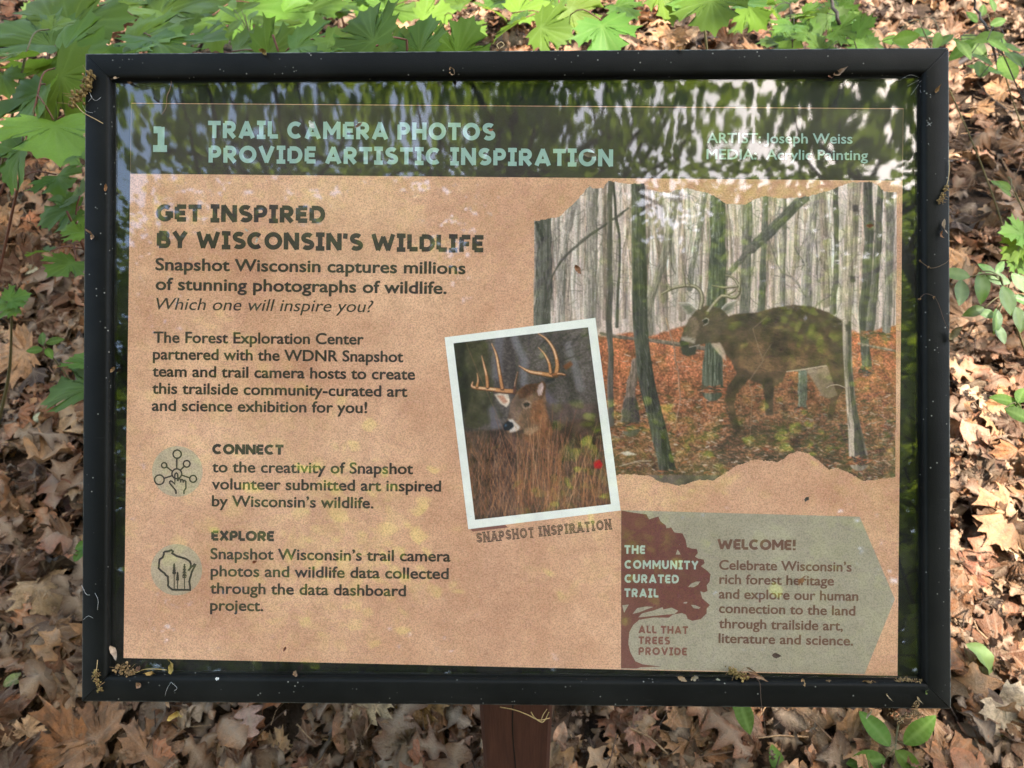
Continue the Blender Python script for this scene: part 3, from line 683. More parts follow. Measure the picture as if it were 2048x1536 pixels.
    s.fill(c4([(757,800),(772,760),(800,704),(832,664),(880,640),(950,655),(985,690),(975,740),(935,790),(895,815),(835,832),(795,846),(760,835)]),(84,66,50),1,1,.4)
    s.fill(c4([(775,760),(800,704),(832,690),(850,740),(830,800),(790,800)]),(132,106,86),.8,3,.3)
    s.fill(c4([(762,790),(790,786),(830,798),(826,822),(790,812),(764,812)]),(186,166,148),.8,2); s.fill(c4([(752,808),(770,806),(800,820),(790,846),(764,836)]),(36,32,30),1,1); s.fill(c4([(760,840),(835,832),(830,870),(790,882),(766,870)]),(52,48,40),1,1)
    s.stroke(c4([(800,838),(850,826)]),1.3,(205,190,172)); s.stroke(c4([(862,712),(880,700),(892,706),(888,724),(866,736)]),1.5,(204,192,178)); s.fill(c4([(866,708),(886,704),(886,720),(868,724)]),(24,22,20),1,1)
    def ant(P,wd):
        P=np.array(c4(P)); Q=curve(P,16); w_=np.interp(np.linspace(0,1,16),np.linspace(0,1,len(wd)),np.array(wd)/2.363)
        s.stroke(Q+[0.6,0.8],w_*1.15,(84,70,56)); s.stroke(Q-[.2,.3],w_*0.62,(186,168,142),.9)
    ant([(850,655),(860,610),(850,568),(815,546),(760,548),(715,560),(670,585)],[18,17,15,15,14,12,6]); ant([(712,560),(696,540),(684,515)],[9,7,3]); ant([(776,546),(772,500),(766,448)],[12,8,3]); ant([(800,540),(790,515),(780,505)],[8,6,3])
    ant([(888,668),(925,620),(960,592),(1010,602),(1036,575),(1028,535),(1003,506),(970,496)],[18,16,14,14,13,12,9,4]); ant([(1034,570),(1040,520),(1034,480)],[10,8,3]); ant([(1025,548),(965,554),(908,545)],[11,9,4]); ant([(985,585),(1010,572),(1020,560)],[8,7,4])
    for i in range(260):                      # short hair of the head
        x=rs.uniform(775,975); y=rs.uniform(655,820); q=c4([(x,y)]); sl=s.box(q[0][0],q[0][1],q[0][0],q[0][1])
        if s.inside(c4([(780,790),(805,706),(835,668),(880,645),(950,660),(980,690),(935,785),(895,810),(835,828)]),sl)[0,0]: s.stroke(c4([(x,y),(x+rs.uniform(6,16),y-rs.uniform(0,10))]),.9,np.array((88,70,54))*rs.choice([.6,.8,1.25,1.5]),.5,1.1)
    s.fill(c4([(1000,1010),(1560,940),(1560,1260),(1380,1300),(1000,1290)]),(74,60,44),.28,8,.9)
    # nearest trunks over the scene
    tr([(558,60),(563,400),(570,760),(600,1000),(660,1250),(705,1442)],[56,64,74,76,78,86],(66,63,56),0.6,-0.3)
    for i in range(110):
        k=rs.random(); P=curve([(558,60),(563,400),(570,760),(600,1000),(660,1250),(705,1442)],40)[int(k*38)]; o=rs.uniform(-30,30)
        s.stroke(c4([(P[0]+o,P[1]),(P[0]+o+8,P[1]+rs.uniform(8,40))]),rs.uniform(.7,1.6),rs.choice([34,44,110,134])*np.array((1,.97,.9)),0.6,1.1)
    tr([(1580,55),(1560,400),(1545,720),(1565,1100),(1600,1375)],[64,60,44,46,92],(164,144,128),0.4,-0.2)
    tr([(1560,720),(1562,1000),(1590,1200),(1610,1370)],[14,16,26,60],(70,64,56),0.3,al=.75)
    for (x,y) in ((1585,180),(1572,515),(1550,745)): s.fill(c4([(x-14,y-16),(x+12,y-14),(x+14,y+14),(x-10,y+18)]),(66,58,52),.85,2)
    s.stroke(c4([(1170,690),(1100,750),(1130,850),(1150,900),(1080,1000),(1097,1065),(1085,1320)]),[.9,1.2,1.4,1.5,1.5,1.4,1.1],(158,132,106),.75); s.stroke(c4([(1150,882),(1188,822)]),1.0,(158,132,106),.75)
    s.stroke(c4([(470,1400),(560,1375),(620,1375)]),2,(190,165,140)); s.fill(c4([(475,1335),(510,1328),(550,1345),(500,1350)]),(226,208,188),.9,1)
    for (bx,by,bw) in ((910,1040,60),(520,1215,50),(1605,1375,56),(1640,950,34),(705,1440,46),(1335,1140,30),(1650,780,30),(1730,790,30)):   # leaves heaped round the trunks' feet
        q=c4([(bx,by)])[0]; s.spots(int(bw*1.6),(q[0]-bw*.42,q[0]+bw*.42),(q[1]-9,q[1]+7),(1.2,2.8),warm+drk,.9,rs,1.8)
    s.fill(c4([(600,1440),(950,1444),(900,1475),(740,1500),(640,1470)]),(104,88,78),1,1,.4)
    b=s.c.copy()
    for ax in (0,1): b=(np.roll(b,1,ax)+2*b+np.roll(b,-1,ax))/4
    s.c=(0.45*s.c+0.55*b)*(0.93+0.14*s.fine)[...,None]
    OUT=[(66,240),(120,232),(182,220),(205,200),(242,168),(268,140),(300,105),(332,72),(345,86),(392,84),(415,50),(472,58),(530,64),(586,62),(602,86),(650,100),(700,106),(745,90),(790,82),(832,96),(890,106),(935,130),(975,158),(1062,162),(1100,140),(1162,120),(1230,132),(1300,130),(1372,120),(1442,100),(1500,78),(1570,56),(1650,54),(1692,70),(1722,100),(1782,104),(1776,1452),(1700,1462),(1622,1470),(1570,1440),(1500,1408),(1462,1420),(1402,1370),(1366,1340),(1310,1330),(1272,1345),(1250,1366),(1222,1382),(1160,1374),(1100,1372),(1022,1400),(960,1440),(935,1455),(912,1470),(850,1465),(752,1496),(690,1480),(640,1466),(610,1446),(530,1440),(440,1440),(200,1440),(62,735)]
    P=np.array(c4(OUT)); Q=[]
    for i in range(len(P)):
        a,b=P[i],P[(i+1)%len(P)]; L=np.hypot(*(b-a)); Q.append(a)
        if L<90:
            for k in range(1,int(L/4)): Q.append(a+(b-a)*k/int(L/4)+rs.uniform(-1.3,1.3,2))
    sl=(slice(0,s.H),slice(0,s.W))
    return raster_mesh('deer_painting',s,s.inside(Q,sl),2,poster)
painting()
def snapshot():
    s=Ras(896,640,1232,1050,1.25); rs=np.random.default_rng(8)
    v=vnoise(s.H,s.W,60,18,31,2)[...,None]
    s.c[:]=np.array((84,75,72.))*(0.65+0.75*v)*(0.85+0.3*s.fine)[...,None]
    s.fill(c3([(150,213),(360,190),(420,600),(470,680),(300,760),(230,760)]),(66,62,46),.85,8,.5); s.fill(c3([(150,213),(215,205),(260,560),(215,700)]),(44,42,36),.8,6,.4)
    for P,wd,c in (([(540,180),(600,320),(600,470)],48,(128,122,126)),([(440,190),(430,420)],60,(112,106,110)),([(880,220),(930,380),(960,500)],50,(126,118,118)),([(400,640),(430,780),(430,900)],60,(112,104,112)),([(720,520),(790,600)],60,(110,98,106))):
        s.stroke(c3(P),wd/3.2,c,.75,9)
    for i in range(26):
        x=rs.uniform(640,1000); y=rs.uniform(130,420); s.stroke(c3([(x,y),(x+rs.uniform(30,120),y-rs.uniform(10,80))]),rs.uniform(1.5,4),(52,44,46),.5,3)
    s.fill(c3([(200,780),(460,760),(1130,680),(1170,1300),(280,1360)]),(70,54,46),.9,6,.7)
    s.fill(c3([(700,600),(1090,600),(1110,700),(720,740)]),(92,72,66),.6,6,.5); s.fill(c3([(480,800),(600,820),(700,900),(560,930)]),(116,84,72),.7,5)
    # head of the buck
    s.fill(c3([(640,560),(735,520),(745,640),(790,780),(740,900),(600,840),(580,800),(690,740)]),(118,82,60),1,2,.35)
    s.fill(c3([(512,640),(520,590),(560,520),(610,480),(680,470),(740,560),(735,660),(700,735),(620,760),(560,772),(500,785),(470,760),(470,735),(495,700)]),(122,94,74),1,1,.4)
    s.fill(c3([(515,600),(560,540),(610,560),(590,640),(560,720),(510,690),(510,640)]),(108,88,78),.85,4,.3); s.fill(c3([(560,520),(620,478),(690,470),(680,520),(620,560),(570,570)]),(84,54,38),.85,2,.4); s.fill(c3([(650,600),(720,560),(735,660),(700,735),(640,720)]),(142,92,62),.8,4,.3)
    s.fill(c3([(500,695),(530,700),(580,750),(560,775),(510,785),(510,765)]),(200,184,174),.95,2); s.fill(c3([(600,790),(600,760),(690,740),(700,760),(640,810)]),(176,142,112),.8,3); s.fill(c3([(470,735),(495,708),(530,722),(538,745),(505,772),(472,770)]),(28,32,40),1,1); s.fill(c3([(476,735),(490,722),(492,740),(478,752)]),(92,118,140),.7,1)
    s.fill(c3([(585,600),(620,575),(650,590),(648,620),(615,640),(588,625)]),(168,142,122),.75,2); s.fill(c3([(594,600),(618,590),(640,598),(634,615),(606,624)]),(30,24,24),1,1)
    s.fill(c3([(676,520),(690,470),(722,452),(742,475),(738,530),(716,570),(690,560)]),(92,62,46),1,1); s.fill(c3([(684,520),(696,478),(720,462),(728,490),(716,545),(694,552)]),(206,176,166),1,1,.4)
    s.fill(c3([(410,540),(450,528),(500,532),(512,590),(490,622),(450,600)]),(186,168,152),1,1,.3); s.fill(c3([(425,545),(470,548),(500,590),(470,600)]),(170,110,88),.7,2)
    def ant(P,wd,c=(190,134,92)):
        Q=curve(c3(P),18); w_=np.interp(np.linspace(0,1,18),np.linspace(0,1,len(wd)),np.array(wd)/3.2); w_=w_*.95; s.stroke(Q+[.4,.6],w_*1.08,(88,60,44)); s.stroke(Q-[.3,.3],w_*.7,c); s.stroke(Q[6:]-[.5,.5],w_[6:]*.3,(232,200,166),.8)
    ant([(540,520),(480,518),(400,508),(320,500),(270,490),(275,460)],[34,34,30,26,20,8]); ant([(462,500),(448,420),(425,290),(395,215)],[26,24,18,6]); ant([(368,492),(362,420),(345,350),(332,295)],[24,22,16,5]); ant([(300,490),(308,450),(302,405)],[20,14,5])
    ant([(790,420),(720,408),(640,395),(570,358)],[34,30,24,6]); ant([(805,415),(815,350),(795,260),(750,190),(692,150)],[34,28,24,18,7]); ant([(772,400),(762,340),(735,285),(695,240)],[24,20,15,5]); ant([(790,415),(830,408),(865,415)],[22,18,12],(150,96,60)); ant([(540,525),(545,470),(562,395)],[20,14,5],(96,66,56))
    s.fill(c3([(735,440),(800,430),(790,455),(740,470)]),(44,42,48),.9,2); s.fill(c3([(850,360),(900,325),(915,350),(870,385)]),(120,74,48),.9,2)
    hp=c3([(512,640),(520,590),(560,520),(610,480),(680,470),(740,560),(735,660),(745,720),(700,770),(620,760),(560,740)])
    for i in range(420):
        x=rs.uniform(510,745); y=rs.uniform(475,780); q=c3([(x,y)]); sl=s.box(q[0][0],q[0][1],q[0][0],q[0][1])
        if s.inside(hp,sl)[0,0]: s.stroke(c3([(x,y),(x+rs.uniform(4,16),y+rs.uniform(2,20))]),.8,np.array((118,90,70))*rs.choice([.6,.8,1.2,1.45]),.45,1.0)
    tan=[(176,120,84),(150,98,68),(120,82,62),(196,146,110),(96,66,54),(136,110,100),(72,56,52)]
    for i in range(2600):
        x=rs.uniform(180,1200); y=rs.uniform(850,1400); L=rs.uniform(40,230)*(0.5+0.7*(y-860)/500); a=rs.normal(0,.3); b=rs.normal(0,.25)
        s.stroke(c3([(x,y),(x+a*L*.5,y-L*.5),(x+a*L+b*L*.3,y-L)]),[rs.uniform(.7,1.4),.8,.5],tan[rs.integers(len(tan))],rs.uniform(.25,.8),1.1)
    for i in range(70):
        x=rs.choice([rs.normal(770,35),rs.normal(960,90),rs.normal(640,60)]); y=rs.uniform(1150,1320); L=rs.uniform(300,600)*(.6 if x>900 else 1); a=rs.normal(.04,.14)
        s.stroke(c3([(x,y),(x+a*L*.5,y-L*.5),(x+a*L,y-L)]),[1.6,1.3,.6],tan[rs.integers(4)],.8,1.1)
    s.stroke(c3([(230,210),(300,380),(380,560),(500,840)]),.8,(150,110,84),.7); s.fill(c3([(1045,975),(1085,955),(1105,990),(1090,1015),(1055,1015)]),(176,34,40),.95,2)
    b=s.c.copy()
    for ax in (0,1): b=(np.roll(b,1,ax)+2*b+np.roll(b,-1,ax))/4
    s.c=np.clip((0.7*s.c+0.3*b-96)*1.16+92,4,255)*(0.94+0.12*s.fine)[...,None]
    Q=np.array(c3([(150,213),(1012,110),(1158,1243),(288,1343)])); nu,nv=272,350
    U,Vv=np.meshgrid(np.linspace(0,1,nu),np.linspace(0,1,nv))
    P=(Q[0]*((1-U)*(1-Vv))[...,None]+Q[1]*(U*(1-Vv))[...,None]+Q[2]*(U*Vv)[...,None]+Q[3]*((1-U)*Vv)[...,None])
    fx=(P[...,0]-s.x0)/s.st; fy=(P[...,1]-s.y0)/s.st; xi=np.clip(fx.astype(int),0,s.W-2); yi=np.clip(fy.astype(int),0,s.H-2); a=(fx-xi)[...,None]; b=(fy-yi)[...,None]
    C=s.c[yi,xi]*(1-a)*(1-b)+s.c[yi,xi+1]*a*(1-b)+s.c[yi+1,xi]*(1-a)*b+s.c[yi+1,xi+1]*a*b
    I=np.arange(nu*nv).reshape(nv,nu); F=np.stack([I[:-1,:-1],I[1:,:-1],I[1:,1:],I[:-1,1:]],-1).reshape(-1,4)
    obj('snapshot_picture',pm(P.reshape(-1,2),ZP+0.00009*5),F,MT['pic'],poster,smooth=False,cols=lin(np.clip(C.reshape(-1,3),0,255))/0.95)
ppoly('snapshot_border',c3([(93,175),(1058,50),(1220,1283),(245,1403)]),4,MT['white'])
ppoly('printed_shadow',c3([(250,1390),(272,1418),(500,1392),(480,1375)]),2,MT['rust'])
snapshot()
# E_PLANTS
# ------------------------------------------------------------------ forest floor
xs=np.concatenate([np.linspace(-60,-6,28)[:-1],np.linspace(-6,6,181),np.linspace(6,60,28)[1:]])
ys=np.concatenate([np.linspace(-60,-4,28)[:-1],np.linspace(-4,8,181),np.linspace(8,70,30)[1:]])
X,Y=np.meshgrid(xs,ys); Z=gz(X,Y)
Z=Z+(vnoise(len(ys),len(xs),3,3,71,3)-0.5)*0.05
I=np.arange(X.size).reshape(X.shape)
F=np.stack([I[:-1,:-1],I[:-1,1:],I[1:,1:],I[1:,:-1]],-1).reshape(-1,4)
g=obj('ground',np.stack([X,Y,Z],-1).reshape(-1,3),F,MT['soil']); g['kind']='structure'

# ------------------------------------------------------------------ leaf shapes (base at the origin, tip along +Y, length about 1)
def sym(right): return right+[(-x,y) for (x,y) in right[::-1] if abs(x)>1e-6]
MAPLE=sym([(0.0,0.03),(0.08,-0.03),(0.20,-0.09),(0.36,-0.13),(0.33,-0.04),(0.42,-0.01),(0.54,0.0),(0.49,0.08),(0.56,0.15),(0.68,0.20),(0.57,0.23),(0.51,0.29),(0.62,0.37),(0.80,0.45),(0.66,0.46),(0.60,0.54),(0.60,0.66),(0.50,0.55),(0.41,0.52),(0.285,0.455),(0.30,0.57),(0.36,0.66),(0.46,0.745),(0.36,0.76),(0.27,0.775),(0.25,0.86),(0.225,0.91),(0.14,0.885),(0.07,0.94),(0.0,1.06)])
def oval(w,peak,tip=1.0,teeth=0,depth=0.0,n=22):
    R=[]
    for i in range(n+1):
        t=i/n; v=w*(math.sin(math.pi*t**peak))**0.85
        if teeth: v*=1-depth*((t*teeth)%1.0)
        R.append((v,t))
    return R
def oak(lobes,deep,w,n=36,sharp=False):
    R=[]
    for i in range(n+1):
        t=i/n; env=w*math.sin(math.pi*min(1,t**0.8*0.93+0.03))**0.7*(0.55+0.6*t if t<.75 else 1)
        c=0.5+0.5*math.cos(2*math.pi*lobes*t+math.pi); c=c**(0.7 if not sharp else 1.6)
        R.append((max(0.02,env*(1-deep+deep*c)) if t>0.06 else 0.02,t))
    R[-1]=(0.0,1.0); return R
def radial_leaf(outline,center,rings,teeth=0):
    P=np.array(outline); n=len(P); c=np.array(center)
    V=[c]; vein=[0.6]; pts=[]
    ang=np.arctan2(P[:,1]-c[1],P[:,0]-c[0]); rad=np.hypot(*(P-c).T)
    tips=[i for i in range(n) if rad[i]>rad[i-1] and rad[i]>rad[(i+1)%n] and (rad[i]>0.8 or -.15<P[i][1]<.02 and abs(P[i][0])>.5)]
    for r in rings:
        for i in range(n): V.append(c+(P[i]-c)*r); vein.append((0.8-.5*r) if i in tips else 0.0)
    F=[]
    for i in range(n): F.append((0,1+i,1+(i+1)%n))
    for k in range(len(rings)-1):
        a=1+k*n
        for i in range(n): F.append((a+i,a+n+i,a+n+(i+1)%n,a+(i+1)%n))
    return np.array(V),F,np.array(vein)
def spine_leaf(R,m=4):
    V=[];vein=[];F=[];n=len(R); k=2*m+1
    for j,(wd,t) in enumerate(R):
        for i in range(k):
            u=(i-m)/m; V.append((u*wd,t-abs(u)*0.0)); vein.append(1.0 if i==m else (0.4 if (j%3==0 and 0<abs(u)<1) else 0.0))
    for j in range(n-1):
        for i in range(k-1): F.append((j*k+i,j*k+i+1,(j+1)*k+i+1,(j+1)*k+i))
    return np.array(V),F,np.array(vein)
MAP_G=radial_leaf(MAPLE,(0,0.14),(0.25,0.5,0.75,1.0)); MAP_D=radial_leaf(MAPLE,(0,0.14),(0.5,1.0))
OVAL_G=spine_leaf(oval(0.27,0.85,teeth=11,depth=0.07,n=22),3); OVAL_S=spine_leaf(oval(0.24,0.9,n=14),2)
BEECH=spine_leaf(oval(0.27,0.9,n=9),1); WOAK=spine_leaf(oak(3.6,0.62,0.36,24),1); ROAK=spine_leaf(oak(3.3,0.72,0.42,24,True),1)
def shape3d(L,rs,fold,curl,wav,twist=0.0):
    V2,F,vein=L; x,y=V2[:,0],V2[:,1]
    z=fold*np.abs(x)-curl*(y-0.3)**2+wav*(np.sin(x*7+rs.uniform(0,6))*np.sin(y*6+rs.uniform(0,6)))+wav*0.6*np.sin(x*13+y*11+rs.uniform(0,6))+twist*x*(y-.4)
    z=z-vein*0.004*np.minimum(1,np.hypot(x,y)*3)
    return np.stack([x,y,z],-1),F,vein
def leaf_data(name,L,rs,col,fold,curl,wav,mat,size=1.0,vary=0.10):
    V,F,vein=shape3d(L,rs,fold,curl,wav)
    c=np.tile(np.array(col),(len(V),1))*(1+vary*np.sin(V[:,:1]*9+V[:,1:2]*5+rs.uniform(0,6)))
    return make_mesh(name,V*size,F,mat,cols=np.concatenate([c,vein[:,None]],1))
GREEN=[(0.095,0.175,0.024),(0.108,0.195,0.026),(0.074,0.150,0.024),(0.140,0.220,0.026)]
rsl=np.random.default_rng(21)
MAPLES=[leaf_data('leaf',MAP_G,rsl,GREEN[i%4],rsl.uniform(.02,.22),rsl.uniform(-.05,.30),rsl.uniform(.01,.035),MT['leaf']) for i in range(8)]
YOUNG=[leaf_data('leaf',MAP_G,rsl,(0.14,0.22,0.03),.2,.2,.03,MT['leaf']) for i in range(2)]
OVALS=[leaf_data('leaf',OVAL_G,rsl,GREEN[i%3],rsl.uniform(.05,.25),rsl.uniform(.05,.3),.012,MT['leaf']) for i in range(4)]
GLOSSY=[leaf_data('leaf',OVAL_S,rsl,(0.085,0.175,0.034),rsl.uniform(.05,.25),rsl.uniform(.1,.3),.01,MT['gloss']) for i in range(4)]
PALE=[leaf_data('leaf',OVAL_S,rsl,(0.12,0.21,0.05),rsl.uniform(.05,.2),rsl.uniform(.0,.3),.01,MT['leaf']) for i in range(2)]
CRIGHT,CUP,CFWD=CR[:,0],CR[:,1],-CR[:,2]
def orient(px,ang,upw,rs,jit=0.18):
    """leaf frame: tip points along the given direction as seen from the path, blade tilted between level and facing the path"""
    n=upw*np.array((0,0,1.0))+(1-upw)*(-CFWD)+rs.normal(0,jit,3); n/=np.linalg.norm(n)
    a=R_(ang); d=math.cos(a)*CRIGHT+math.sin(a)*CUP; d=d-n*np.dot(n,d); d/=np.linalg.norm(d)
    x=np.cross(d,n); return np.stack([x,d,n],1)
def add_leaf(root,me,p,Rm,size):
    o=bpy.data.objects.new('leaf',me); COL.objects.link(o); o.parent=root
    m=Matrix((Rm*size).tolist()).to_4x4(); m.translation=Vector((np.asarray(p)-rootloc(root)).tolist()); o.matrix_local=m; return o
STEMC=(0.10,0.085,0.035); REDST=(0.13,0.05,0.03); DARKST=(0.035,0.024,0.018)
def plant(name,label,cat,foot,leaves,group,stem_r=0.003,sc=STEMC,rs=rsl,top=None,name_leaf=None):
    """leaves: (mesh, base point, orientation, size). The stem climbs from the ground through the leaves' heights and a petiole runs to each leaf."""
    foot=np.array([foot[0],foot[1],gz(foot[0],foot[1])-0.01]); root=empty(name,foot); tag(root,label,cat,group)
    pts=np.array([l[1] for l in leaves]); hi=top if top is not None else pts.mean(0)+np.array((0,0,max(0.0,(pts[:,2].max()-pts[:,2].mean())*0.8)))
    mid=(foot+hi)/2+np.append(rs.normal(0,0.03,2),0)
    S=curve([foot,mid,hi],16); mb=MB(); mb.tube(S,np.linspace(stem_r*1.4,stem_r*0.6,16),6,sc)
    for (me,p,Rm,sz) in leaves:
        k=np.argmin(np.linalg.norm(S-(p-np.array((0,0,0.03))),axis=1)); a=S[k]
        md=(a+p)/2+np.array((0,0,0.12*np.linalg.norm(p-a)))
        mb.tube(curve([a,md,p],8),stem_r*0.42,5,sc); add_leaf(root,me,p,Rm,sz)
    obj('stem',mb.V,mb.F,MT['stem'],root,cols=mb.C); return root
def L_(me,px,py,w,ang,depth,upw=0.55,rs=rsl,asp=1.35,jit=0.18):
    """one leaf of pixel width w whose middle is seen at (px,py)"""
    Rm=orient(px,ang,upw,rs,jit); size=w/asp*depth/FPX; p=at(px,py,depth)-Rm[:,1]*size*0.45; return (me,p,Rm,size)
def mp(i=None): return MAPLES[int(rsl.integers(8))] if i is None else MAPLES[i]
# --- maple saplings, upper left and along the top (each with the leaves the photo shows of it)
SAP=[('knee high maple sapling with one big down-pointing leaf left of the frame corner',(-1.35,1.05),
      [(112,275,225,-78,1.22),(30,330,150,-130,1.24),(60,225,200,-105,1.3),(150,185,190,-50,1.34),(118,365,110,-60,1.3)]),
     ('maple sapling with a layered fan of leaves in the upper left corner',(-1.65,1.45),
      [(50,75,230,165,1.5),(155,105,190,-15,1.45),(185,45,210,5,1.6),(35,150,170,-110,1.45),(250,110,170,60,1.55),(95,20,190,120,1.75),(215,150,150,-40,1.5)]),
     ('maple sapling above the left end of the frame with broad flat leaves',(-0.85,1.75),
      [(300,75,190,-15,1.65),(265,20,180,15,1.8),(360,18,190,25,1.85),(330,95,170,-60,1.6),(400,85,160,-25,1.7)]),
     ('young maple sapling with yellowish new leaves near the left edge',(-1.6,1.25),[(28,118,110,-110,1.28,'y'),(122,48,80,60,1.4,'y'),(8,165,90,-70,1.3,'y'),(85,240,70,-80,1.3,'y')]),
     ('sapling with pale sunlit maple leaves standing upright behind the top rail',(-0.28,1.35),
      [(735,58,150,120,1.12,'u'),(845,78,135,82,1.15,'u'),(925,82,125,66,1.2,'u'),(790,88,110,30,1.18)]),
     ('low maple sapling behind the top rail left of the pale upright leaves',(-0.5,1.6),[(625,92,160,-12,1.4),(560,95,130,25,1.45),(500,95,130,-10,1.5),(680,95,110,-30,1.4)]),
     ('shaded maple sapling farther back at the top left of centre',(-0.55,2.3),[(520,20,150,-20,2.1),(450,12,140,160,2.2),(585,40,130,-20,2.1),(640,15,130,10,2.4),(560,62,110,-40,2.0),(430,60,120,-70,2.0)]),
     ('tall maple sapling dangling a bright leaf over the top edge right of centre',(0.62,1.35),[(1425,22,150,-85,1.25),(1330,8,110,-70,1.3),(1500,8,90,-40,1.35),(1372,2,110,-100,1.3)]),
     ('dark leaved maple sapling behind the top rail at the centre',(0.12,1.9),[(1065,20,130,20,1.9),(1105,62,110,-20,1.7),(1160,40,120,-40,1.8),(1210,75,130,-80,1.65),(1020,55,110,160,1.75),(1125,10,110,60,2.1),(1250,20,90,-60,2.0)]),
     ('small maple seedling with drooping leaves beside the left rail',(-0.92,1.5),[(118,425,120,-150,1.35),(150,462,75,170,1.3),(127,535,95,-115,1.3),(78,505,70,180,1.35),(150,390,80,150,1.35)]),
     ('low maple seedling with a large leaf half hidden by the left rail',(-0.82,1.15),[(146,782,165,-165,1.12),(168,720,90,120,1.15)]),
     ('two leaved maple seedling at the left edge of the litter',(-1.42,1.45),[(12,612,75,-170,1.6),(35,595,60,40,1.6)]),
     ('maple sapling half lost in shade at the very top left of centre',(-0.2,2.7),[(800,25,100,-20,2.6),(760,12,90,170,2.7),(870,30,100,10,2.5),(945,60,80,-40,2.3),(985,20,90,30,2.6),(905,10,90,160,2.7)])]
for (lab,foot,ls) in SAP:
    LV=[]
    for q in ls:
        k=q[5] if len(q)>5 else ''
        me=YOUNG[int(rsl.integers(2))] if k=='y' else mp()
        LV.append(L_(me,q[0],q[1],q[2],q[3],q[4],0.22 if k=='u' else 0.64,jit=.30))
    plant('maple_sapling',lab,'sapling',foot,LV,'maple saplings on the forest floor',0.0035,REDST if 'edge' not in lab else STEMC)
# --- filler saplings higher on the slope, many shaded leaves
FILL=[('maple sapling far up the slope above the left half of the frame',-0.95,2.9,16),('spreading maple sapling behind the yellowish young leaves',-1.75,2.2,16),('maple sapling at the far upper left edge of the litter',-2.2,2.9,16),
      ('shaded maple sapling between the thin trunk and the left saplings',-0.7,3.2,14),('maple sapling on the slope straight above the header lettering',0.15,3.3,12)]
for (lab,fx,fy,n) in FILL:
    LV=[]
    for i in range(n):
        a=rsl.uniform(0,6.28); r=rsl.uniform(.05,.38); h=rsl.uniform(.15,.55)
        p=np.array((fx+r*math.cos(a),fy+r*math.sin(a),gz(fx,fy)+h)); tilt=rsl.normal(0,.25,3)+np.array((0,-.25,1)); tilt/=np.linalg.norm(tilt)
        dd=np.array((math.cos(a),math.sin(a),-.2)); dd-=tilt*np.dot(tilt,dd); dd/=np.linalg.norm(dd)
        LV.append((mp(),p,np.stack([np.cross(dd,tilt),dd,tilt],1),rsl.uniform(.10,.15)))
    plant('maple_sapling',lab,'sapling',(fx,fy),LV,'maple saplings on the forest floor',0.0035,REDST)
# --- low seedlings along the top right and right side
def small(lab,foot,spec,meshes,cat='seedling',name='seedling',group='seedlings in the leaf litter',sc=STEMC,r=0.002,upw=0.6,asp=0.62):
    LV=[L_(meshes[int(rsl.integers(len(meshes)))],q[0],q[1],q[2],q[3],q[4],upw,asp=asp,jit=0.14) for q in spec]
    return plant(name,lab,cat,foot,LV,group,r,sc)
small('oval leaved shrub seedling with small pale green leaves at the top left of centre',(-0.75,1.9),[(455,22,26,150,1.75),(500,12,26,40,1.75),(470,50,28,-120,1.7),(520,40,26,-20,1.7),(540,62,24,-60,1.65),(485,72,24,-100,1.65),(430,45,24,170,1.75),(505,30,24,80,1.8),(560,48,22,0,1.7),(465,8,24,110,1.8)],PALE)
def drift(lab,foot,x0,x1,y0,y1,n,dep,wpx,meshes,asp,name,group,sc):
    LV=[L_(meshes[int(rsl.integers(len(meshes)))],rsl.uniform(x0,x1),rsl.uniform(y0,y1),wpx*rsl.uniform(.7,1.25),rsl.uniform(-180,180),dep+rsl.uniform(-.15,.15),0.6,asp=asp,jit=.3) for i in range(n)]
    return plant(name,lab,'seedling',foot,LV,group,0.0022,sc)
gS='seedlings in the leaf litter'
drift('maple seedling patch just above the right half of the top rail',(0.85,2.1),1490,1610,25,88,10,2.05,78,MAPLES,1.35,'maple_seedling',gS,DARKST)
drift('maple seedling behind the top rail near the dark slanting twig',(1.15,2.0),1620,1740,50,92,9,1.95,72,MAPLES,1.35,'maple_seedling',gS,DARKST)
drift('maple seedling at the top edge right of the hanging leaf',(1.2,2.9),1560,1700,0,42,10,2.6,62,MAPLES,1.35,'maple_seedling',gS,DARKST)
drift('oval leaved seedling just above the top right frame corner',(1.45,1.85),1760,1890,62,98,8,1.8,34,OVALS,0.62,'seedling',gS,STEMC)
drift('oval leaved seedling right of the frame corner with a dark wiry stem',(1.62,1.75),1905,2045,70,140,13,1.72,40,OVALS,0.62,'seedling',gS,DARKST)
drift('tiny seedling below the frame corner on the right',(1.6,1.75),1985,2015,360,385,3,1.75,22,OVALS,0.62,'seedling',gS,STEMC)
small('seedling with upright narrow leaves at the top right edge',(1.75,2.2),[(1965,22,20,70,1.9),(1985,10,20,100,1.9),(1945,35,20,140,1.9),(1995,45,22,20,1.9)],OVALS,upw=0.2)
small('leafy shrub with glossy oval leaves hanging on an arching branch right of the frame',(1.35,1.25),
   [(1914,548,34,160,1.22),(1922,582,40,-110,1.22),(1963,572,42,-88,1.22),(1975,540,26,120,1.25),(1994,557,32,-20,1.25),(2014,597,40,-82,1.2),(2000,535,24,40,1.28),(1950,622,28,200,1.25),(1975,628,26,170,1.25),(1993,640,34,-100,1.24),(2000,664,30,-80,1.24),(2038,636,34,-85,1.2),(2042,565,36,-60,1.25),(2045,600,30,-20,1.25)],GLOSSY,'shrub','glossy_shrub','shrubs beside the sign',STEMC,0.0025,0.35)
small('maple seedling at the right edge above the glossy shrub',(1.55,1.5),[(2028,466,75,180,1.4),(2032,502,75,-150,1.4),(2040,530,60,-60,1.4)],MAPLES,asp=1.35,r=0.002)
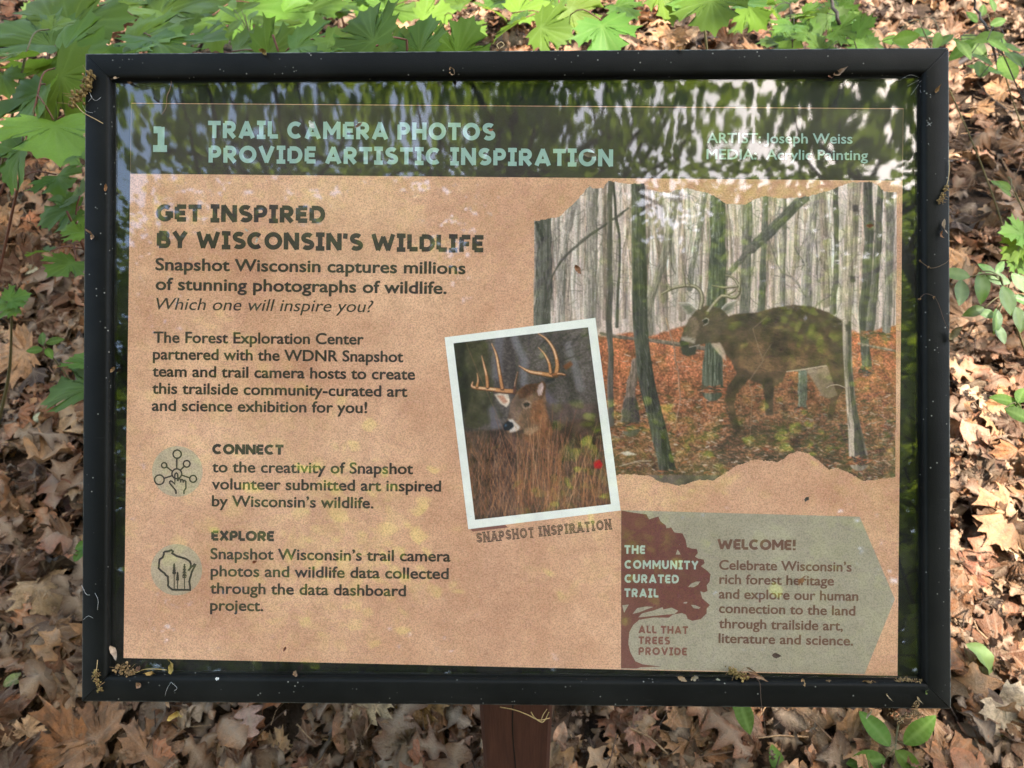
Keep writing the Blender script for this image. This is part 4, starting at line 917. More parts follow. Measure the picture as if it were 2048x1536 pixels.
small('toothed oval seedling at the right edge below the glossy shrub',(1.28,1.05),[(2010,800,34,165,1.3),(2038,830,40,-30,1.28),(2042,792,30,60,1.3),(2030,815,26,-110,1.3)],OVALS)
small('seedling of four veined oval leaves below the right end of the bottom rail',(0.80,0.80),[(1753,1459,50,112,1.38),(1838,1463,54,40,1.36),(1737,1522,48,188,1.36),(1815,1522,40,-42,1.36)],OVALS,r=0.0022)
small('single oval leaf poking out below the bottom rail right of the post',(0.47,0.78),[(1488,1428,44,-80,1.36),(1480,1400,36,60,1.4)],OVALS)
small('seedling leaf pointing up at the bottom edge right of the post',(0.50,0.62),[(1553,1520,34,95,1.40),(1562,1545,34,-20,1.40)],OVALS)
small('tiny three leaved seedling low on the left of the frame',(-0.95,1.2),[(70,700,20,190,1.42),(85,678,20,110,1.42),(108,682,22,20,1.42),(98,705,18,-60,1.42)],OVALS)
small('sprig of small leaves tucked behind the lower left rail',(-0.8,0.95),[(158,1110,22,80,1.35),(166,1090,22,40,1.35)],OVALS)
# --- slender twigs and bare stems
def twig(lab,P,r,cat='twig',name='twig',col=DARKST,forks=()):
    mb=MB(); Q=curve(P,20)+rsl.normal(0,0.002,(20,3)); mb.tube(Q,np.linspace(r,r*.45,20),6,col)
    for (k,v) in forks: mb.tube(curve([Q[k],Q[k]+np.array(v)*.5+rsl.normal(0,.01,3),Q[k]+np.array(v)],8),np.linspace(r*.5,r*.25,8),5,col)
    return thing_mesh(name,mb.V,mb.F,MT['stem'],lab,cat,'twigs and bare stems',cols=mb.C)
def gp_(px,py,h=0.01):
    p=ground_at(px,py); return p+np.array((0,0,h))
twig('dark slanting bare stem rising behind the top rail right of centre',[gp_(1725,130,0.0),at(1690,70,1.95),at(1660,0,1.9),at(1640,-60,1.9)],0.006)
twig('dark wiry bare stem standing right of the top right corner',[gp_(1995,150,0),at(1985,95,1.8),at(1955,20,1.75),at(1930,-40,1.75)],0.004)
twig('fallen dead branch lying right of the top right corner',[gp_(1890,160,.03),gp_(1945,135,.05),gp_(2010,140,.05),gp_(2080,120,.03)],0.014)
twig('thin grey twig lying in the litter right of the frame',[gp_(1880,190,.03),gp_(1950,165,.04),gp_(2060,130,.03)],0.006,col=(0.09,0.065,0.045),forks=[(8,(0.0,-.3,-.02))])
twig('thin brown twig leaning in the litter left of the frame',[gp_(20,430,.02),gp_(40,415,.06),gp_(68,455,.02)],0.005,col=(0.12,0.085,0.055))
twig('forked grey twig at the left edge beside the frame',[gp_(-20,530,.02),gp_(15,480,.03),gp_(40,520,.02)],0.005,col=(0.10,0.075,0.05))
twig('pale stalk crossing the litter below the bottom rail',[gp_(580,1498,.02),gp_(650,1496,.03),gp_(730,1488,.02)],0.0022,col=(0.30,0.19,0.09))
twig('grey stick pointing up below the bottom rail left of the post',[gp_(640,1530,.02),gp_(672,1480,.03),gp_(702,1448,.03)],0.006,col=(0.11,0.085,0.07))
twig('brown fallen stem along the left edge near the bottom',[gp_(-10,1040,.03),gp_(25,1095,.04),gp_(20,1160,.02)],0.004,col=(0.11,0.07,0.045))
twig('reddish bare stem arching beneath the leaves in the upper left',[at(20,245,1.45),at(70,243,1.42),at(140,228,1.42)],0.004,col=REDST)
# ------------------------------------------------------------------ leaf litter: too many fallen leaves to count, one object, each leaf modelled
DEADC=[sgb(*c) for c in ((92,66,48),(78,58,44),(104,74,52),(188,150,112),(128,96,66),(146,104,70),(160,128,96),(176,138,104),(158,118,86),(196,158,124),(140,100,74),(170,120,92),(186,142,116),(122,88,66),(205,176,146),(150,104,84),(166,140,108),(110,82,64),(182,128,92))]
def scatter_leaves(N,xr,yr,rs,sz,lift,tilt):
    protos=[]
    for L in (MAP_D,WOAK,ROAK,BEECH,MAP_D,WOAK,ROAK):
        for v in range(5): protos.append((shape3d(L,rs,rs.uniform(-.3,.6),rs.uniform(-.6,.9),rs.uniform(.04,.16),rs.uniform(-.9,.9)),1.0 if L is MAP_D else (1.25 if L is not BEECH else .95)))
    VV=[];FF3=[];FF4=[];CC=[];nv=0
    x=rs.uniform(*xr,N); y=rs.uniform(*yr,N); pid=rs.integers(0,len(protos),N)
    for k,((V,F,vein),sc) in enumerate(protos):
        idx=np.nonzero(pid==k)[0]; n=len(idx)
        if n==0: continue
        s=rs.uniform(*sz,n)*sc; th=rs.uniform(0,2*math.pi,n)
        nx=rs.normal(0,tilt,n); ny=rs.normal(0,tilt,n)-0.12; nn=np.stack([nx,ny,np.ones(n)],-1); nn*=np.where(rs.random(n)<.4,-1,1)[:,None]; nn/=np.linalg.norm(nn,axis=1)[:,None]
        d=np.stack([np.cos(th),np.sin(th),np.zeros(n)],-1); d-=nn*(nn*d).sum(1)[:,None]; d/=np.linalg.norm(d,axis=1)[:,None]; xx=np.cross(d,nn)
        Rm=np.stack([xx,d,nn],-1)*s[:,None,None]; Vc=V-np.array((0,.4,0))
        W=np.einsum('nij,vj->nvi',Rm,Vc); low=W[...,2].min(1)
        W[...,0]+=x[idx][:,None]; W[...,1]+=y[idx][:,None]
        zl=gz(W[...,0],W[...,1])
        W[...,2]+= zl*0.6+0.4*gz(x[idx],y[idx])[:,None]+ (rs.uniform(0,1,n)**1.6*lift)[:,None]-0.35*low[:,None]+0.004
        VV.append(W.reshape(-1,3)); m=len(V)
        c=np.array(DEADC)*np.array((.96,.80,.64))[None]*rs.choice([.4,.75,1.0,1.3],len(DEADC))[:,None]; c=c[rs.integers(0,len(DEADC),n)]*rs.uniform(.6,1.12,n)[:,None]
        C=np.concatenate([np.repeat(c[:,None,:],m,1)*(1-0.12*np.hypot(V[:,0],V[:,1]-.4))[None,:,None],np.broadcast_to(vein[None,:,None],(n,m,1))],-1); CC.append(C.reshape(-1,4))
        for f in F:
            a=np.array(f)[None,:]+(np.arange(n)*m)[:,None]+nv
            (FF4 if len(f)==4 else FF3).append(a)
        nv+=n*m
    F4=np.concatenate(FF4); F3=np.concatenate(FF3); F3=np.concatenate([F3,F3[:,2:]],1)[:, :3]
    return np.concatenate(VV),F4,F3,np.concatenate(CC)
def litter_obj(name,label,parts):
    V=[];L=[];tot=[];C=[];nv=0
    for (v,f4,f3,c) in parts:
        V.append(v);C.append(c); L.append((f4+nv).ravel()); tot.append(np.full(len(f4),4,np.int32)); L.append((f3+nv).ravel()); tot.append(np.full(len(f3),3,np.int32)); nv+=len(v)
    V=np.concatenate(V);C=np.concatenate(C);L=np.concatenate(L).astype(np.int32);tot=np.concatenate(tot)
    me=bpy.data.meshes.new(name); me.vertices.add(len(V)); me.vertices.foreach_set('co',V.astype(np.float32).ravel())
    me.loops.add(len(L)); me.loops.foreach_set('vertex_index',L); me.polygons.add(len(tot))
    st=np.concatenate([[0],np.cumsum(tot)[:-1]]).astype(np.int32); me.polygons.foreach_set('loop_start',st); me.polygons.foreach_set('loop_total',tot); me.polygons.foreach_set('use_smooth',np.ones(len(tot),bool))
    a=me.color_attributes.new('tint','FLOAT_COLOR','POINT'); a.data.foreach_set('color',C.astype(np.float32).ravel()); me.update(calc_edges=True); me.materials.append(MT['dead'])
    o=bpy.data.objects.new(name,me); COL.objects.link(o); tag(o,label,'leaf litter',kind='stuff'); return o
rsd=np.random.default_rng(77)
parts=[scatter_leaves(4300,(-2.3,2.3),(0.25,2.2),rsd,(.045,.100),.038,.42),scatter_leaves(900,(-2.0,2.0),(0.3,2.2),rsd,(.09,.14),.055,.45),
       scatter_leaves(4500,(-1.9,1.9),(0.35,2.2),rsd,(.020,.045),.055,.6),scatter_leaves(9000,(-1.9,1.9),(0.35,2.2),rsd,(.007,.022),.06,.8),
       scatter_leaves(7500,(-3.6,3.6),(1.8,4.8),rsd,(.055,.115),.045,.38),
       scatter_leaves(3500,(-7,7),(4.6,10),rsd,(.09,.15),.05,.3),scatter_leaves(2500,(-5,5),(-3,0.3),rsd,(.06,.12),.04,.3)]
def twiglets(N,xr,yr,rs):
    x=rs.uniform(*xr,N); y=rs.uniform(*yr,N); th=rs.uniform(0,6.28,N); L=rs.uniform(.02,.11,N); r=rs.uniform(.0006,.0022,N)
    d=np.stack([np.cos(th),np.sin(th),rs.normal(0,.25,N)],-1); n=np.stack([-np.sin(th),np.cos(th),0*th],-1); u=np.cross(d,n)
    c0=np.stack([x,y,gz(x,y)+rs.uniform(.015,.06,N)],-1); V=[]
    for e,b in ((-.5,0),(0,.08),(.5,0)):
        c=c0+d*(L*e)[:,None]+n*(L*b*rs.normal(0,1,N))[:,None]
        for k in range(3): a=2.094*k; V.append(c+(n*math.cos(a)+u*math.sin(a))*r[:,None])
    V=np.stack(V,1).reshape(-1,3); b=(np.arange(N)*9)[:,None]; F4=[]
    for s in (0,3):
        for k in range(3): F4.append(b+np.array([[s+k,s+(k+1)%3,s+3+(k+1)%3,s+3+k]]))
    col=np.array([sgb(96,74,58),sgb(150,112,84),sgb(60,46,38),sgb(176,140,104)])[rs.integers(0,4,N)]; C=np.concatenate([np.repeat(col,9,0),np.zeros((N*9,1))],1)
    return V,np.concatenate(F4),np.zeros((0,3),int),C
parts.append(twiglets(5000,(-2.2,2.2),(.3,3.6),rsd))
litter_obj('leaf_litter','thick layer of brown fallen oak and maple leaves covering the ground',parts)
# --- fallen leaves that stand out
def fallen(lab,px,py,wpx,ang,L,col,lift=0.03,upw=0.75,fold=.15,curl=.4,wav=.05,mat=None,pt=None,asp=None,vary=.15,name='fallen_leaf'):
    p=gp_(px,py,lift) if pt is None else pt; dep=np.dot(p-CAM,CFWD); asp=asp or (1.4 if (L is MAP_D or L is MAP_G) else .7)
    Rm=orient(px,ang,upw,rsd,.12); size=wpx/asp*dep/FPX
    V,F,vein=shape3d(L,rsd,fold,curl,wav); W=(V-np.array((0,.45,0)))*size@Rm.T+p
    c=np.tile(np.array(col),(len(V),1))*(1+vary*np.sin(V[:,:1]*9+V[:,1:2]*7)); return thing_mesh(name,W,F,mat or MT['dead'],lab,'fallen leaf','single fallen leaves',cols=np.concatenate([c,vein[:,None]],1))
WO=spine_leaf(oak(3.6,0.66,0.40,40),3); RO=spine_leaf(oak(3.3,0.74,0.46,40,True),3); BE=spine_leaf(oval(0.27,0.9,n=18),3)
fallen('large pale buff maple leaf at the bottom right corner',2010,1462,150,-60,MAP_G,sgb(226,196,160),.05,.6,.1,.2,.05)
fallen('grey brown curled leaf left of the large buff maple leaf',1958,1432,70,-60,BE,sgb(150,124,108),.045,.5)
fallen('pinkish lobed oak leaf below the bottom rail left of the post',510,1452,62,-75,WO,sgb(186,144,124),.055,.7,.1,.2,.03)
fallen('broad tan maple leaf under the left part of the bottom rail',742,1442,110,-110,MAP_G,sgb(190,160,122),.06,.6)
fallen('big yellow brown maple leaf just left of the post',842,1445,120,-80,MAP_G,sgb(172,128,76),.05,.55)
fallen('brown oak leaf standing on edge left of the post',785,1490,48,80,WO,sgb(160,120,82),.05,.35)
fallen('large brown maple leaf at the bottom left',190,1490,170,150,MAP_G,sgb(156,112,78),.06,.6,.2,.5,.08)
fallen('long reddish brown rolled leaf at the lower left',60,1440,50,40,BE,sgb(150,96,66),.06,.5,.7,.3)
fallen('flat tan maple leaf left of the lower left frame corner',105,1215,120,-60,MAP_G,sgb(172,140,104),.05,.65)
fallen('dark brown oak leaf below the left frame corner',262,1425,56,20,RO,sgb(120,84,60),.05,.6)
fallen('warm brown maple leaf along the bottom edge left of centre',330,1500,140,70,MAP_G,sgb(150,108,76),.05,.6,.2,.4,.07)
fallen('grey tan oak leaf with deep lobes below the bottom rail',405,1445,56,-150,WO,sgb(158,134,110),.05,.6)
fallen('pale pink oak leaf below the bottom rail at right',1700,1425,54,-30,WO,sgb(206,164,140),.05,.6)
fallen('rust brown maple leaf right of the post',1360,1480,110,110,MAP_G,sgb(158,116,80),.05,.6)
fallen('dull brown maple leaf at the bottom edge right of the post',1285,1490,90,-40,MAP_G,sgb(150,104,82),.05,.6)
fallen('tan curled leaf against the right side of the post',1118,1500,36,70,BE,sgb(186,140,108),.06,.3,.6)
fallen('reddish brown leaf right of the right rail low down',1935,1170,56,-120,RO,sgb(142,82,56),.06,.6)
fallen('bright tan maple leaf at the right edge half way up',2005,1108,110,-30,MAP_G,sgb(214,182,140),.06,.6)
fallen('pale oak leaf beside the right rail near the middle',1935,820,52,-40,WO,sgb(204,168,132),.05,.6)
fallen('large pinkish leaf beside the right rail below the middle',1935,905,70,-70,BE,sgb(196,140,112),.05,.6)
fallen('tan maple leaf at the left edge half way down',40,735,110,120,MAP_G,sgb(164,130,96),.06,.65)
fallen('pale whitish scrap of leaf left of the frame',72,568,34,170,BE,sgb(206,196,160),.05,.6)
fallen('greenish white leaf fragment low on the left',100,862,30,10,BE,sgb(196,196,160),.05,.6)
fallen('curled green leaf with a pale underside right of the lower right corner',1938,1352,58,-50,OVAL_G,(0.30,0.42,0.16),.07,.4,.5,.6,.05,MT['leaf'])
fallen('small green shred of leaf at the lower left',48,1385,34,30,BE,(0.25,0.30,0.10),.05,.6,.4)
# ------------------------------------------------------------------ bits caught on the sign
def on(px,py,z=0.0): return sl2w(sp(np.array(px,float),np.array(py,float),z))
NRM=BASIS[:,2]
gB='dry bits of plant caught on the sign'; TANB=(0.33,0.20,0.09); BRN=(0.17,0.095,0.045); STRAW=(0.48,0.33,0.17); OLV=(0.20,0.13,0.045)
rb=np.random.default_rng(5)
def catkin(lab,P,z=0.004,r=0.0022,n=46,col=OLV,stalk=None):
    mb=MB(); Q=curve([on(a,b,z) for a,b in P],20); mb.tube(Q,0.0005,5,BRN)
    for i in range(n):
        k=rb.integers(0,20); c=np.array(col)*rb.uniform(.6,1.5); mb.blob(Q[k]+rb.normal(0,r,3)*.8,r*rb.uniform(.35,.62),6,tuple(c))
    for i in range(n//3):
        k=rb.integers(0,20); v=rb.normal(0,r*1.5,3); mb.tube([Q[k],Q[k]+v*.6,Q[k]+v],0.0002,4,TANB)
    if stalk is not None: mb.tube(curve([on(a,b,z) for a,b in stalk],14),0.00042,5,STRAW)
    return thing_mesh('dried_catkin',mb.V,mb.F,MT['bits'],lab,'dried flower',gB,cols=mb.C)
def flake(lab,px,py,lpx,ang,z=0.001,wd=.3,col=TANB,curl=1.2,fold=.8,name='bud_scale',cat='bud scale'):
    L=spine_leaf(oval(wd*.66,0.8,n=10),2); L=(L[0]*(1+rb.normal(0,.13,(len(L[0]),1))*np.array((1,.25))),L[1],L[2]); V,F,vein=shape3d(L,rb,fold,-curl*1.3,.10,rb.normal(0,1.2)); size=lpx*0.8405/FPX*.95
    a=R_(ang); d=math.cos(a)*BASIS[:,0]+math.sin(a)*BASIS[:,1]; n=NRM+rb.normal(0,.25,3); n-=d*np.dot(n,d); n/=np.linalg.norm(n); x=np.cross(d,n)
    W=(V-np.array((0,.5,0)))*size@np.stack([x,d,n],1).T; W+=on(px,py,z)+NRM*max(0.0004,-(W@NRM).min()*0.8)
    c=np.tile(np.array(col),(len(V),1))*(1-.25*np.abs(np.sin(V[:,1:2]*8)))
    return thing_mesh(name,W,F,MT['bits'],lab,cat,gB,cols=c)
def thread(lab,P,z=0.002,r=0.00035,col=STRAW,knobs=(),cat='stalk',name='dry_stalk',mat=None):
    mb=MB(); Q=curve([on(a,b,z) for a,b in P],26); mb.tube(Q,r,5,col)
    for (k,rr) in knobs:
        for i in range(6): mb.blob(Q[k]+rb.normal(0,rr*.6,3),rr*rb.uniform(.4,.8),6,tuple(np.array(BRN)*rb.uniform(.7,1.8)))
    return thing_mesh(name,mb.V,mb.F,mat or MT['bits'],lab,cat,gB,cols=mb.C)
GZ=-0.008
catkin('crumbly brown flower cluster hanging over the upper left frame corner',[(180,148),(176,168),(158,190),(148,208)],.004,.0042,90,stalk=[(150,206),(165,224),(190,238),(206,247)])
flake('pale pointed bud scale just inside the upper left corner',238,156,22,-110,-.004,.28,(.36,.25,.16))
flake('dark bud scale on the glass inside the upper left corner',262,168,20,-30,GZ,.22,BRN)
flake('olive curled bud scale on top of the upper rail',532,104,26,-25,.0005,.32,(.30,.20,.06))
flake('brown bud scale hanging on the inner edge of the upper rail',907,146,26,-65,-.002,.3,(.34,.21,.12))
thread('straw coloured loop sticking up from the upper rail',[(998,98),(994,90),(1002,84),(1008,90),(1000,97)],.001,.0006)
flake('tiny orange chip on the edge of the upper rail',1360,99,16,-30,.0005,.4,(.42,.20,.06))
flake('brown chip under the upper rail near the right corner',1676,148,24,20,-.003,.35,(.36,.22,.14)); flake('pink brown chip below the brown chip at upper right',1660,156,18,-150,GZ,.3,(.30,.15,.10))
thread('thin brown stalk stuck to the glass near the upper left corner',[(343,160),(340,178),(334,192),(332,214),(324,229)],GZ+.0004,.0004,(.16,.10,.07),[(3,.0007),(10,.0005)])
catkin('knobbly dried catkin dangling on the right rail',[(1893,372),(1888,385),(1882,398),(1877,408)],.002,.0022,44,(.24,.155,.06),stalk=[(1893,372),(1897,355),(1899,335),(1898,320)])
flake('pale slender bud on the right rail',1884,455,36,-100,.0008,.16,(.36,.26,.18)); flake('small rusty tip below the pale bud on the right rail',1880,470,18,-100,.0008,.22,(.36,.17,.08))
thread('thin curved stalk with brown knots across the right rail',[(1838,520),(1848,528),(1862,536),(1880,532),(1898,520),(1903,500)],.003,.0003,(.14,.09,.05),[(1,.0009),(9,.0010)])
thread('hair thin stalk trailing down the right rail',[(1838,598),(1850,588),(1866,592),(1876,605),(1888,640),(1897,660)],.003,.00025,(.10,.06,.04),[(0,.0011),(11,.0013)])
flake('curled papery leaf scrap on the edge of the right rail',1904,668,30,60,.002,.4,(.33,.25,.13),1.6); flake('brown crumb below the papery scrap on the right rail',1899,682,14,-70,.001,.5,BRN)
flake('small tan scrap on the right rail near the top',1872,180,16,70,.0006,.3,(.36,.20,.08))
flake('orange brown chip on the left rail',212,376,16,80,.0006,.3,(.38,.18,.08)); flake('pale bud scale on the left rail below the corner',187,470,24,100,.0006,.25,(.36,.22,.14)); flake('hooked brown scrap on the inner left rail',227,738,18,50,-.006,.3,(.34,.20,.10))
flake('pale flared flake in the lower left corner of the glass',229,1304,34,-60,GZ,.24,(.50,.36,.26))
catkin('brown seed clump in the lower left corner of the glass',[(232,1336),(244,1338),(256,1342),(268,1346)],GZ+.002,.0028,60,(.24,.15,.07)); flake('dark rounded bud in the lower left corner',281,1337,16,30,GZ,.5,(.24,.13,.09)); flake('yellow brown flake beside the dark rounded bud',305,1346,24,160,GZ,.3,(.36,.22,.07))
thread('yellow stalk lying along the bottom of the glass at left',[(272,1346),(288,1339),(310,1338),(334,1340)],GZ+.002,.0004,(.42,.30,.12))
flake('withered yellow leaf standing at the lower left of the glass',347,1328,42,80,GZ+.001,.22,(.40,.30,.09),1.0,1.1,'withered_leaf','withered leaf')
catkin('olive catkin on the lower left mitre of the frame',[(192,1342),(191,1355),(196,1368),(202,1382)],.003,.0020,60,(.22,.15,.05),stalk=[(192,1345),(194,1332),(195,1320)])
flake('folded brown flake on the bottom rail at left',281,1368,20,40,.0008,.45,(.34,.20,.12)); flake('white speck of bird dropping on the bottom rail',435,1357,9,0,.0003,.5,(.75,.75,.72),.1,.1,'speck','speck')
flake('rounded tan bud on the lip of the bottom rail left of centre',594,1345,18,60,-.004,.5,(.40,.25,.16))
flake('curled yellow leaf hanging beneath the bottom rail at left',357,1422,52,35,-.01,.2,(.50,.34,.10),1.0,1.2,'withered_leaf','withered leaf'); flake('brown stub poking from beneath the bottom rail at left',336,1404,26,-40,-.004,.2,(.28,.17,.09))
thread('torn grass wisp hanging below the bottom rail over the post',[(1000,1414),(1030,1420),(1056,1430),(1078,1440),(1100,1436)],-.02,.0006,(.40,.28,.13)); thread('second grass wisp curling over the post top',[(1062,1424),(1070,1436),(1086,1444),(1098,1424)],-.02,.0006,(.36,.27,.12)); thread('third upright grass wisp over the right side of the post',[(1082,1442),(1086,1430),(1094,1418)],-.022,.0005,(.42,.32,.16))
catkin('olive catkin propped in the lower right corner of the glass',[(1460,1334),(1468,1346),(1482,1352),(1492,1358)],GZ+.003,.0026,90,(.25,.17,.06))
flake('split brown husk beside the olive catkin',1512,1350,40,-25,GZ+.001,.16,(.36,.20,.11),.6,1.0,'husk','husk'); flake('reddish husk behind the split brown husk',1498,1349,30,10,GZ+.002,.25,(.28,.13,.08),.6,1.0,'husk','husk'); flake('dark sliver above the brown husks',1500,1337,20,-20,GZ+.002,.15,BRN)
thread('dark hair like stalk crossing the bottom rail at right',[(1514,1358),(1520,1368),(1522,1400),(1528,1440),(1532,1468)],.003,.00035,(.08,.05,.035),[(23,.0007)])
for (lab,px,py,l,a,c) in (('tan crumb on the lip right of the maroon emblem',1363,1356,18,-20,(.42,.27,.15)),('pale crumb pair beside the tan crumb',1388,1355,18,40,(.46,.36,.24)),('greyish crumb left of the olive catkin',1435,1358,9,0,(.36,.34,.24)),('hooked tan crumb right of the husks',1605,1362,14,-80,(.42,.25,.12)),('faint crumb under the green panel',1655,1362,12,20,(.36,.22,.12)),('orange brown crumb near the right end of the lip',1730,1361,18,30,(.38,.22,.10)),('small chip right of the orange brown crumb',1745,1362,10,0,(.34,.2,.1))):
    flake(lab,px,py,l,a,GZ+.003,.4,c)
catkin('long crumbly heap of bud bits in the lower right corner',[(1790,1362),(1805,1360),(1822,1361),(1845,1364)],GZ+.003,.0016,70,(.28,.19,.09))
catkin('dry catkin hanging under the lower right corner',[(1832,1402),(1831,1412),(1832,1424),(1842,1432)],.0,.0020,54,(.30,.19,.09)); catkin('tangled grey brown tuft beneath the bottom rail at right',[(1780,1424),(1792,1432),(1800,1440),(1812,1430),(1828,1428)],-.012,.0022,60,(.26,.18,.10))
flake('pale sprig left of the tangled tuft',1738,1426,26,60,-.01,.15,(.42,.34,.22)); flake('green scrap on the bottom rail near the right end',1850,1383,12,110,.0006,.3,(.20,.25,.06)); flake('curved straw flake on the bottom rail near the right end',1836,1398,14,-60,.0006,.25,(.36,.26,.14)); flake('thin straw curl on the bottom rail at right',1775,1392,16,-60,.0006,.14,(.36,.27,.16))
# on the glass over the poster
for (lab,px,py,l,a,c,wd) in (('hooked brown husk on the glass over the painted woodland',1156,540,24,-60,(.30,.13,.06),.35),('brown papery wing on the word heritage',1597,1158,28,80,(.34,.17,.08),.3),('twisted grey husk on the glass over the header lettering',1180,309,30,-5,(.26,.21,.13),.28),
    ('whitish insect wing on the header lettering',625,253,26,-60,(.60,.60,.54),.3),('brown husk on the header lettering',717,250,18,40,(.34,.20,.13),.25),('orange seed on the header lettering',982,262,12,-15,(.45,.16,.08),.3),('tiny green bud on the header lettering',963,259,12,-60,(.25,.28,.06),.3),
    ('rust coloured flake under the word snapshot',510,1121,14,50,(.34,.11,.05),.4),('thin dark red sliver low on the brown paper',571,1295,16,65,(.20,.06,.04),.25),('grey fly shaped speck above the green panel',1611,997,14,70,(.12,.11,.09),.4),('dark brown chip under the word literature',1551,1310,16,5,(.12,.07,.05),.5),('pale husk on the letter of the large title',516,480,16,-70,(.45,.40,.30),.22),('pale grain on the large title lettering',494,462,14,-50,(.50,.45,.36),.22),('round brown bud on the painted woodland at upper right',1737,453,13,0,(.28,.12,.06),.5)):
    flake(lab,px,py,l,a,GZ,wd,c)
thread('curved pale stalk on the glass over the painted hind leg',[(1653,776),(1662,771),(1676,770),(1692,776)],GZ+.0006,.0005,(.40,.30,.19)); thread('fine curled hair on the glass at the upper right of the painting',[(1733,452),(1722,436),(1716,424),(1728,418),(1744,438),(1748,452)],GZ+.0006,.00018,(.08,.06,.05))
thread('tiny dark fly on the glass near the upper left corner',[(307,195),(312,200),(316,202)],GZ+.0006,.0009,(.02,.02,.02),cat='fly',name='fly')
# spider silk
SILK=(.62,.62,.62)
def web(lab,segs,z):
    mb=MB()
    for P in segs: mb.tube(curve([on(a,b,zz) for a,b,zz in P],10),0.00011,4,SILK)
    return thing_mesh('cobweb',mb.V,mb.F,MT['silk'],lab,'cobweb',gB,cols=mb.C)
web('wisp of cobweb strung across the upper left rail',[[(178,182,.001),(186,198,.003),(195,200,.002),(208,188,-.002)],[(183,196,.001),(176,204,.0008)],[(183,196,.001),(180,186,.0008)],[(165,210,.001),(172,222,.002),(186,226,.0005)],[(205,235,.0),(215,258,-.005)]],0)
web('cobweb in the upper right corner of the frame',[[(1838,165,-.006),(1856,152,.0)],[(1840,172,-.006),(1862,190,.0005)],[(1800,160,GZ),(1820,150,-.004),(1838,155,-.006)],[(1838,160,-.006),(1815,172,GZ)],[(1840,180,-.006),(1860,240,.0005)],[(1842,250,-.006),(1858,290,.0005)],[(1838,168,-.006),(1822,190,GZ)],[(1855,244,.0005),(1862,252,.0005)],[(1853,252,.0005),(1864,245,.0005)]],0)
web('cobweb strands at the lower left corner of the frame',[[(163,1170,.001),(172,1188,.002),(180,1190,.001)],[(166,1240,.001),(176,1232,.003),(186,1236,.001)],[(195,1220,.001),(196,1200,.002),(190,1186,.001)]],0)
web('thin strands of silk on the bottom rail below the withered yellow leaf',[[(330,1392,.001),(334,1378,.002),(342,1364,.001)],[(342,1364,.001),(354,1376,.002),(348,1382,.001)]],0)
# ------------------------------------------------------------------ trees: the ones behind the path are seen mirrored in the glass and shade the place
def tree(name,label,x,y,h,tr,crown_z,crown_r,nclump,per,rs,leaf=.12,col=(0.06,0.125,0.022),extra=(),lean=(0,0),group='trees of the wood',spread=.42):
    z0=gz(x,y)-.1; root=empty(name,(x,y,z0)); tag(root,label,'tree',group)
    S=curve([(x,y,z0),(x+lean[0]*.3+rs.normal(0,.05),y+lean[1]*.3,z0+h*.4),(x+lean[0],y+lean[1],z0+h)],22)
    mb=MB(); mb.tube(S,np.concatenate([[tr*1.5],np.linspace(tr*1.1,tr*.25,21)]),10)
    cs=[];n=0
    while n<nclump:
        v=rs.normal(0,1,3); v/=np.linalg.norm(v); r=rs.uniform(.35,1)**.6
        c=np.array((x+lean[0]*.8,y+lean[1]*.8,z0+crown_z))+v*r*np.array(crown_r)
        if c[2]<1.5: continue
        cs.append(c); n+=1
    E=list(extra)
    for c in cs:
        k=int(np.clip(np.searchsorted(S[:,2],c[2]-np.hypot(c[0]-x,c[1]-y)*.45),3,20)); a=S[k]
        mb.tube(curve([a,(a+c)/2+rs.normal(0,.15,3)+np.array((0,0,.12)),c],7),np.linspace(tr*.28,.008,7),5)
    if E:
        m=np.mean(E,0); a=S[14]; mb.tube(curve([a,(a+m)/2+np.array((0,0,.3)),m],9),np.linspace(tr*.5,.02,9),6)
        for c in E: mb.tube(curve([m,(m+c)/2+rs.normal(0,.08,3),c],6),np.linspace(.016,.005,6),5)
        cs=cs+E
    obj('trunk',mb.V,mb.F,MT['bark'],root)
    C=np.repeat(np.array(cs),per,0); N=len(C)
    sp_=np.where(np.arange(N)<(len(cs)-len(E))*per,spread,.24)[:,None]; P=C+rs.normal(0,1,(N,3))*np.minimum(sp_,crown_r[0]*.4)*np.array((1,1,.5))
    nn=rs.normal(0,.45,(N,3))+np.array((0,0,1)); nn/=np.linalg.norm(nn,axis=1)[:,None]; d=rs.normal(0,1,(N,3)); d-=nn*(nn*d).sum(1)[:,None]; d/=np.linalg.norm(d,axis=1)[:,None]; xx=np.cross(d,nn)
    s=leaf*rs.uniform(.6,1.25,N)[:,None]
    V=np.stack([P-d*s*.5,P-d*s*.1+xx*s*.45-nn*s*.08,P+d*s*.28+xx*s*.30-nn*s*.06,P+d*s*.6,P+d*s*.28-xx*s*.30-nn*s*.06,P-d*s*.1-xx*s*.45-nn*s*.08],1).reshape(-1,3)
    b=np.arange(N)[:,None]*6; F=np.concatenate([b+np.array([[0,1,2,3]]),b+np.array([[0,3,4,5]])])
    cc=np.array(col)*rs.uniform(.6,1.5,(len(cs),1)); cc=np.repeat(cc,per,0)*rs.uniform(.75,1.3,(N,1)); 
    obj('crown',V,F,MT['crown'],root,smooth=False,cols=np.repeat(cc,6,0)); return root
rt=np.random.default_rng(42)
